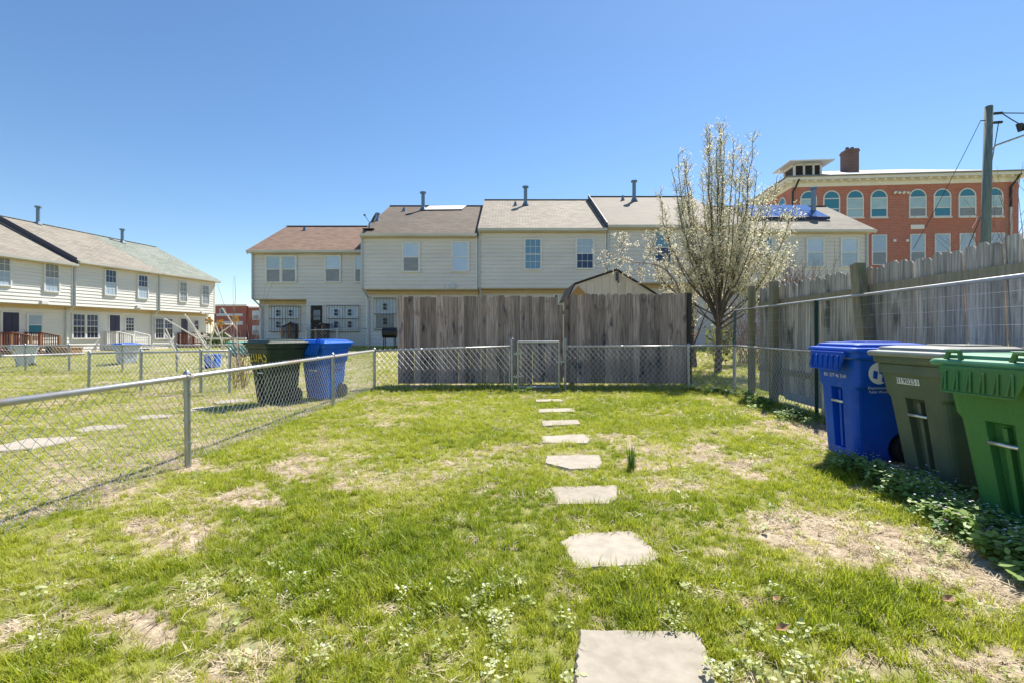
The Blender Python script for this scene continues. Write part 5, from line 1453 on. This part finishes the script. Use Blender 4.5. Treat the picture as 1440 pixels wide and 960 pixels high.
twiggy('bare grey sapling twigs in front of the right end of the brick building', (20.4, 19.6, .4), 9, 8.3, 1.4, 'twig', .022, 10)
twiggy('thin bare saplings standing beyond the left fence near the pole tangle', (-6.35, 10.9, 0), 7, 2.9, .62, 'twig_pale', .008, 3, cat='sapling', name='bare_sapling', wob=.02)
twiggy('brown dried weed stalks between the two left yard fences', (-6.1, 10.5, 0), 14, 1.15, .35, 'brown_leaf', .006, 5, name='dried_weed', cat='weed')
twiggy('bare vine twigs poking above the middle of the board fence', (-1.55, 11.75, 0), 12, 2.55, .42, 'twig', .006, 6, name='bare_vine', cat='vine')

# green bushes behind the corner
def leafy(label, base, rad, hgt, n, m, leaf=.07, name='leafy_bush', cat='bush'):
    b_ = Vector(base); w = MB(); l_ = MB()
    for i in range(10):
        e = b_ + Vector((rnd.gauss(0, .5) * rad, rnd.gauss(0, .4) * rad, hgt * rnd.uniform(.5, .95))); w.tube(curve_pts(b_, e, rv() * .04, 4), [.012, .010, .008, .006, .003], 4, cap=False)
    for i in range(n):
        d = rv().normalized(); f = rnd.random() ** .4
        c = b_ + Vector((d.x * rad * f, d.y * rad * f, hgt * .5 + d.z * hgt * .5 * f))
        u = rv().normalized(); v = u.orthogonal().normalized(); q = leaf * rnd.uniform(.6, 1.2)
        l_.face([c - u * q, c - v * q * .45, c + u * q, c + v * q * .45], rnd.random())
    t = thing(name, label, cat, base); w.build('stems', M['bark'], t); l_.build('leaves', M[m], t)
M['leaf_dark'] = leaf_mat('dark green leaf', (.03,.06,.02), (.12,.19,.04), .35, False)
M['leaf_yellow'] = leaf_mat('yellow green leaf', (.10,.14,.03), (.40,.40,.12), .4, False)
leafy('low green bush behind the tree trunks beyond the corner post', (5.9, 19.5, gz(5.9, 19.5)), 1.3, 1.0, 900, 'leaf_dark', .09)
leafy('yellow-green bush beside the end post of the grey fence', (7.2, 16.2, gz(7.2, 16.2)), .55, 1.5, 380, 'leaf_yellow', .09)
leafy('small dark green shrub by the orange-brown stoop of the left row', (-21.6, 34.5, .1), .9, 1.2, 500, 'leaf_dark', .12)

# ------------------------------------------------------------ grass and ground plants: instanced clumps on scattered points
def clump(name, n, h, rad, m, width=.003, bend=.5, flat=0, seg=3):
    mb = MB()
    for i in range(n):
        a = rnd.random() * 6.283; rr = rad * math.sqrt(rnd.random()); p = Vector((rr * math.cos(a), rr * math.sin(a), -.006))
        az = rnd.random() * 6.283; hh = h * rnd.uniform(.45, 1.15); d = Vector((math.cos(az), math.sin(az), 0)); sd = Vector((-d.y, d.x, 0))
        bd = bend * rnd.uniform(.3, 1.3); w = width * rnd.uniform(.7, 1.3); rows = []
        for k in range(seg + 1):
            f = k / seg
            if flat: c = p + d * hh * f + Vector((0, 0, .012 + flat * rnd.uniform(0, 1) * (1 - abs(2*f-1))))
            else: c = p + d * hh * bd * f * f + Vector((0, 0, hh * f * (1 - .35 * bd * f)))
            ww = w * (1 - f * .85)
            rows.append((c - sd * ww, c + sd * ww))
        for k in range(seg): mb.face([rows[k][0], rows[k][1], rows[k+1][1], rows[k+1][0]], rnd.random())
    me_o = mb.build(name, M[m]); me_o.data.polygons.foreach_set('use_smooth', [True] * len(me_o.data.polygons)); return me_o
def weed(name, n, h, rad, m, leaf=.014, mflower=None, nf=0, fs=.006):
    mb = MB()
    for i in range(n):
        a = rnd.random() * 6.283; rr = rad * math.sqrt(rnd.random()); hh = h * rnd.uniform(.3, 1)
        c = Vector((rr * math.cos(a), rr * math.sin(a), hh)); nrm = (Vector((0, 0, 1)) + rv() * .35).normalized(); u = nrm.orthogonal().normalized(); a2 = rnd.random() * 6.28
        v = nrm.cross(u); u, v = u * math.cos(a2) + v * math.sin(a2), v * math.cos(a2) - u * math.sin(a2); q = leaf * rnd.uniform(.6, 1.3)
        mb.face([c - u * q, c - u * q * .3 - v * q * .62, c + u * q * .5 - v * q * .5, c + u * q, c + u * q * .5 + v * q * .5, c - u * q * .3 + v * q * .62], rnd.random())
        if i % 3 == 0: mb.face([Vector((c.x * .6 - .001, c.y * .6, -.005)), Vector((c.x * .6 + .001, c.y * .6, -.005)), c])
    for i in range(nf):
        a = rnd.random() * 6.283; rr = rad * math.sqrt(rnd.random()); c = Vector((rr * math.cos(a), rr * math.sin(a), h * rnd.uniform(.8, 1.15)))
        for k in range(5):
            b_ = 6.283 * k / 5; d = Vector((math.cos(b_), math.sin(b_), .3)); s_ = Vector((-d.y, d.x, 0)); mb.face([c, c + d * fs * .6 - s_ * fs * .35, c + d * fs, c + d * fs * .6 + s_ * fs * .35], 1, 1)
    return mb.build(name, [M[m]] + ([M[mflower]] if mflower else []))
M['grass'] = leaf_mat('grass blade', (.22,.31,.015), (.78,.72,.38), .55, True, .45, .4, c_mid=(.48,.51,.05))
M['straw'] = leaf_mat('dry straw blade', (.40,.31,.19), (.78,.68,.50), .3, True, .7, .3)
M['weed'] = leaf_mat('weed leaf', (.32,.38,.08), (.64,.66,.36), .4, True, .5, .35)
M['nettle'] = leaf_mat('dark weed leaf', (.09,.20,.05), (.34,.46,.12), .35, True, .5, .35)
M['iris'] = leaf_mat('tall dark grass blade', (.05,.12,.03), (.16,.26,.05), .35, False)

def scatter_stuff(name, label, cat, templates, pts, rots, scl, tone, pick_i):
    c = bpy.data.collections.new(name + ' kinds')
    for o in templates:
        col.objects.unlink(o); c.objects.link(o)
    me = bpy.data.meshes.new(name)
    me.from_pydata(pts.tolist(), [], [])
    for nm, tp, dat in (('rot', 'FLOAT_VECTOR', rots), ('scl', 'FLOAT', scl), ('tone', 'FLOAT', tone), ('kind_index', 'INT', pick_i)):
        a_ = me.attributes.new(nm, tp, 'POINT')
        a_.data.foreach_set('vector' if tp == 'FLOAT_VECTOR' else 'value', np.ascontiguousarray(dat).reshape(-1).astype(np.int32 if tp == 'INT' else np.float32))
    o = bpy.data.objects.new(name, me); col.objects.link(o)
    ng = bpy.data.node_groups.new(name, 'GeometryNodeTree')
    ng.interface.new_socket('Geometry', in_out='INPUT', socket_type='NodeSocketGeometry'); ng.interface.new_socket('Geometry', in_out='OUTPUT', socket_type='NodeSocketGeometry')
    nd_ = ng.nodes; gi = nd_.new('NodeGroupInput'); go = nd_.new('NodeGroupOutput')
    ci = nd_.new('GeometryNodeCollectionInfo'); ci.inputs['Collection'].default_value = c; ci.inputs['Separate Children'].default_value = True; ci.inputs['Reset Children'].default_value = True
    ip = nd_.new('GeometryNodeInstanceOnPoints'); ip.inputs['Pick Instance'].default_value = True
    def na(n_, t_):
        x = nd_.new('GeometryNodeInputNamedAttribute'); x.data_type = t_; x.inputs['Name'].default_value = n_; return x.outputs['Attribute']
    lk = ng.links
    lk.new(gi.outputs[0], ip.inputs['Points']); lk.new(ci.outputs[0], ip.inputs['Instance']); lk.new(na('kind_index', 'INT'), ip.inputs['Instance Index'])
    e2r = nd_.new('FunctionNodeEulerToRotation'); lk.new(na('rot', 'FLOAT_VECTOR'), e2r.inputs[0]); lk.new(e2r.outputs[0], ip.inputs['Rotation']); lk.new(na('scl', 'FLOAT'), ip.inputs['Scale'])
    lk.new(ip.outputs[0], go.inputs[0])
    md = o.modifiers.new('scatter', 'NODES'); md.node_group = ng
    o['kind'] = 'stuff'; o['label'] = label; o['category'] = cat
    return o

gzv = np.vectorize(gz)
def sample(zones):
    X, Y, S = [], [], []
    for ya, yb, dens, s in zones:
        n = int(dens * (yb - ya) * (2 * 1.14 * (ya + yb) / 2 + 1.2))
        y = npr.uniform(ya, yb, n * 2); hw = 1.14 * y + .6
        keep = npr.random(n * 2) < hw / (1.14 * yb + .6) ; y = y[keep][:n]; hw = 1.14 * y + .6
        x = npr.uniform(-1, 1, len(y)) * hw
        X.append(x); Y.append(y); S.append(np.full(len(y), s))
    return np.concatenate(X), np.concatenate(Y), np.concatenate(S)
def lawn_ok(x, y):
    ok = ~on_stone(x, y)
    ok &= ~((y > 9) & (x > 5.1 + .088 * (y - 9.48)) & (y < 9.5))
    ok &= x < 5.02 + .088 * (y - 9.48) + np.where(y > 9.6, 50, -.05)
    ok &= y < np.where(x < -15, 25 - .0 * x, 24.2)
    return ok
def bump(x, y): return (fnoise(x, y, .9, 2) - .5) * .035 + (fnoise(x, y, .25, 5) - .5) * .018 - .008

gk = [clump('grass_clump', n_, h_, r_, 'grass', bend=b_) for n_, h_, r_, b_ in ((26, .062, .036, .6), (22, .08, .032, .5), (30, .045, .046, .75), (16, .10, .03, .6), (28, .055, .042, .95))]
x, y, s = sample([(1.35, 2.6, 900, .85), (2.6, 4.2, 700, .85), (4.2, 7, 420, .95), (7, 11, 260, 1.05), (11, 24, 60, 1.6)])
k = lawn_ok(x, y); x, y, s = x[k], y[k], s[k]
st = straw_at(x, y); px, py = topix(x, y)
k = npr.random(len(x)) > st * .93; x, y, s, st, px, py = x[k], y[k], s[k], st[k], px[k], py[k]
lush = ell(px, py, LUSH)
tn = np.clip(.39 + (fnoise(x, y, .6, 4) - .5) * .55 + st * .34 - lush * .14 + npr.normal(0, .11, len(x)) + np.where((x < -3.1) | (y > 11), .07, 0), 0, 1)
hs = s * .88 * (.62 + .75 * fnoise(x, y, .5, 6)) * (1 + .25 * lush) * np.where((x < -3.1), .8, 1) * (1 - .35 * st)
ki = npr.integers(0, 5, len(x))
rots = np.stack([npr.normal(0, .12, len(x)), npr.normal(0, .12, len(x)), npr.uniform(0, 6.283, len(x))], -1)
pz = gzv(x, y) + np.where(y < 12, bump(x, y), 0)
scatter_stuff('lawn_grass', 'short sunlit green grass of the lawn', 'grass', gk, np.stack([x, y, pz], -1), rots, hs, tn, ki)

sk_ = [clump('straw_clump', n_, h_, r_, 'straw', .002, .3, fl_, 2) for n_, h_, r_, fl_ in ((16, .07, .05, .012), (12, .10, .06, .02), (20, .05, .05, .01))] + [clump('straw_tuft', 8, .06, .03, 'straw', .0025, 1.1)]
x, y, s = sample([(1.35, 3.0, 260, 1), (3.0, 6, 190, 1.1), (6, 11, 110, 1.3), (11, 24, 14, 1.7)])
k = lawn_ok(x, y); x, y, s = x[k], y[k], s[k]; st = straw_at(x, y)
k = npr.random(len(x)) < .13 + st * .8; x, y, s = x[k], y[k], s[k]
scatter_stuff('dry_straw', 'dry pale straw lying in worn patches of the lawn', 'straw', sk_, np.stack([x, y, gzv(x, y) + np.where(y < 12, bump(x, y), 0) + .004], -1),
              np.stack([npr.normal(0, .1, len(x)), npr.normal(0, .1, len(x)), npr.uniform(0, 6.283, len(x))], -1), s * npr.uniform(.7, 1.3, len(x)), npr.random(len(x)), npr.integers(0, 4, len(x)))

# pale flowering weeds among the grass
WEEDS = [(1060,925,150,60,1),(980,900,60,60,.8),(650,880,110,70,.7),(700,840,60,30,.6),(1310,800,50,40,.5),(1110,640,60,20,.6),(1010,600,60,12,.4),(440,900,60,40,.4),(1090,745,40,18,.5),(1075,880,70,60,.5),(360,830,110,40,.35),(1240,720,60,24,.6)]
wk = [weed('weed_clump', 26, .045, .05, 'weed', .008, 'white_mark', 0, .005), weed('weed_clump', 20, .03, .05, 'weed', .010), weed('weed_clump', 22, .055, .04, 'weed', .008, 'white_mark', 1, .005)]
x, y, s = sample([(1.35, 3.0, 260, 1), (3.0, 6, 120, 1.1), (6, 11, 40, 1.3)])
k = lawn_ok(x, y); x, y, s = x[k], y[k], s[k]; px, py = topix(x, y)
k = npr.random(len(x)) < np.maximum(ell(px + (fnoise(x, y, .3, 1) - .5) * 80, py + (fnoise(x, y, .3, 2) - .5) * 40, WEEDS) * .6, .025); x, y, s = x[k], y[k], s[k]
scatter_stuff('flowering_weeds', 'low pale-leaved weeds with tiny white flowers in the lawn', 'weeds', wk, np.stack([x, y, gzv(x, y) + bump(x, y)], -1),
              np.stack([npr.normal(0, .15, len(x)), npr.normal(0, .15, len(x)), npr.uniform(0, 6.283, len(x))], -1), s * npr.uniform(.7, 1.4, len(x)), npr.random(len(x)), npr.integers(0, 3, len(x)))

# darker leafy weeds along the bins and the right fence
nk = [weed('leafy_weed', 34, .13, .07, 'nettle', .022, 'purple', 4, .010), weed('leafy_weed', 26, .09, .08, 'nettle', .026), weed('leafy_weed', 30, .17, .06, 'nettle', .020, 'white_mark', 3, .008)]
xs, ys = [], []
def strip(poly, n, jit):
    for i in range(n):
        f = rnd.random() * (len(poly) - 1); i0 = int(f); f -= i0
        a0, b0_ = G(*poly[i0]), G(*poly[i0 + 1]); xs.append(a0[0] + (b0_[0] - a0[0]) * f + rnd.gauss(0, jit)); ys.append(a0[1] + (b0_[1] - a0[1]) * f + rnd.gauss(0, jit))
strip([(1180, 655), (1240, 676), (1290, 700), (1340, 730), (1390, 765), (1450, 800)], 240, .09)
strip([(1275, 690), (1330, 720), (1380, 755), (1450, 790)], 170, .07)
strip([(1060, 562), (1090, 576), (1120, 590), (1145, 600)], 60, .14)
strip([(960, 548), (1010, 552), (1060, 558)], 50, .10)
strip([(720, 550), (745, 552)], 8, .08)
x = np.array(xs); y = np.array(ys)
scatter_stuff('leafy_weeds', 'dark leafy weeds growing at the foot of the bins and the fence', 'weeds', nk, np.stack([x, y, gzv(x, y)], -1),
              np.stack([npr.normal(0, .15, len(x)), npr.normal(0, .15, len(x)), npr.uniform(0, 6.283, len(x))], -1), npr.uniform(.55, 1.15, len(x)), npr.random(len(x)), npr.integers(0, 3, len(x)))

# the tall tuft right of the fourth stone
tfx, tfy = G(888, 659)
mb = MB()
for i in range(60):
    a = rnd.random() * 6.283; rr = .035 * math.sqrt(rnd.random()); p = Vector((tfx + rr * math.cos(a), tfy + rr * math.sin(a), -.01)); h_ = rnd.uniform(.14, .27); d = Vector((math.cos(a) * .14 * rnd.random() + rnd.gauss(0, .03), math.sin(a) * .14 * rnd.random(), 1)); sd_ = Vector((math.cos(a + 1.5), math.sin(a + 1.5), 0)) * .0035
    q = p + d * h_ * .6; e = p + d * h_ + Vector((d.x * .05, d.y * .05, 0)); mb.face([p - sd_, p + sd_, q + sd_ * .8, q - sd_ * .8], rnd.random()); mb.face([q - sd_ * .8, q + sd_ * .8, e], rnd.random())
tag(mb.build('grass_tuft', M['iris'], None, off=(tfx, tfy, 0)), 'tall dark green grass tuft standing right of the stepping stones', 'grass tuft')
# a few fallen brown leaves
for px, py, lb in ((1333, 862, 'curled brown fallen leaf in the grass near the lower right'), (1092, 862, 'brown fallen leaf in the grass right of the stepping stones'), (1100, 905, 'small brown fallen leaf among the white-flowered weeds at the bottom')):
    fx_, fy_ = G(px, py); mb = MB(); c = Vector((fx_, fy_, .07)); a = rnd.random() * 6
    u = Vector((math.cos(a), math.sin(a), .3)) * .03; v = Vector((-math.sin(a), math.cos(a), .5)) * .016
    mb.raw([c - u, c - v * .9, c + u, c + v * .9, c + Vector((0, 0, -.01)), c - u * .4 + v * .8, c + u * .5 - v * .8], [(0, 1, 4), (1, 6, 4), (6, 2, 4), (2, 3, 4), (3, 5, 4), (5, 0, 4)])
    tag(mb.build('fallen_leaf', M['brown_leaf'], None, off=tuple(c)), lb, 'leaf', 'fallen leaves on the lawn')
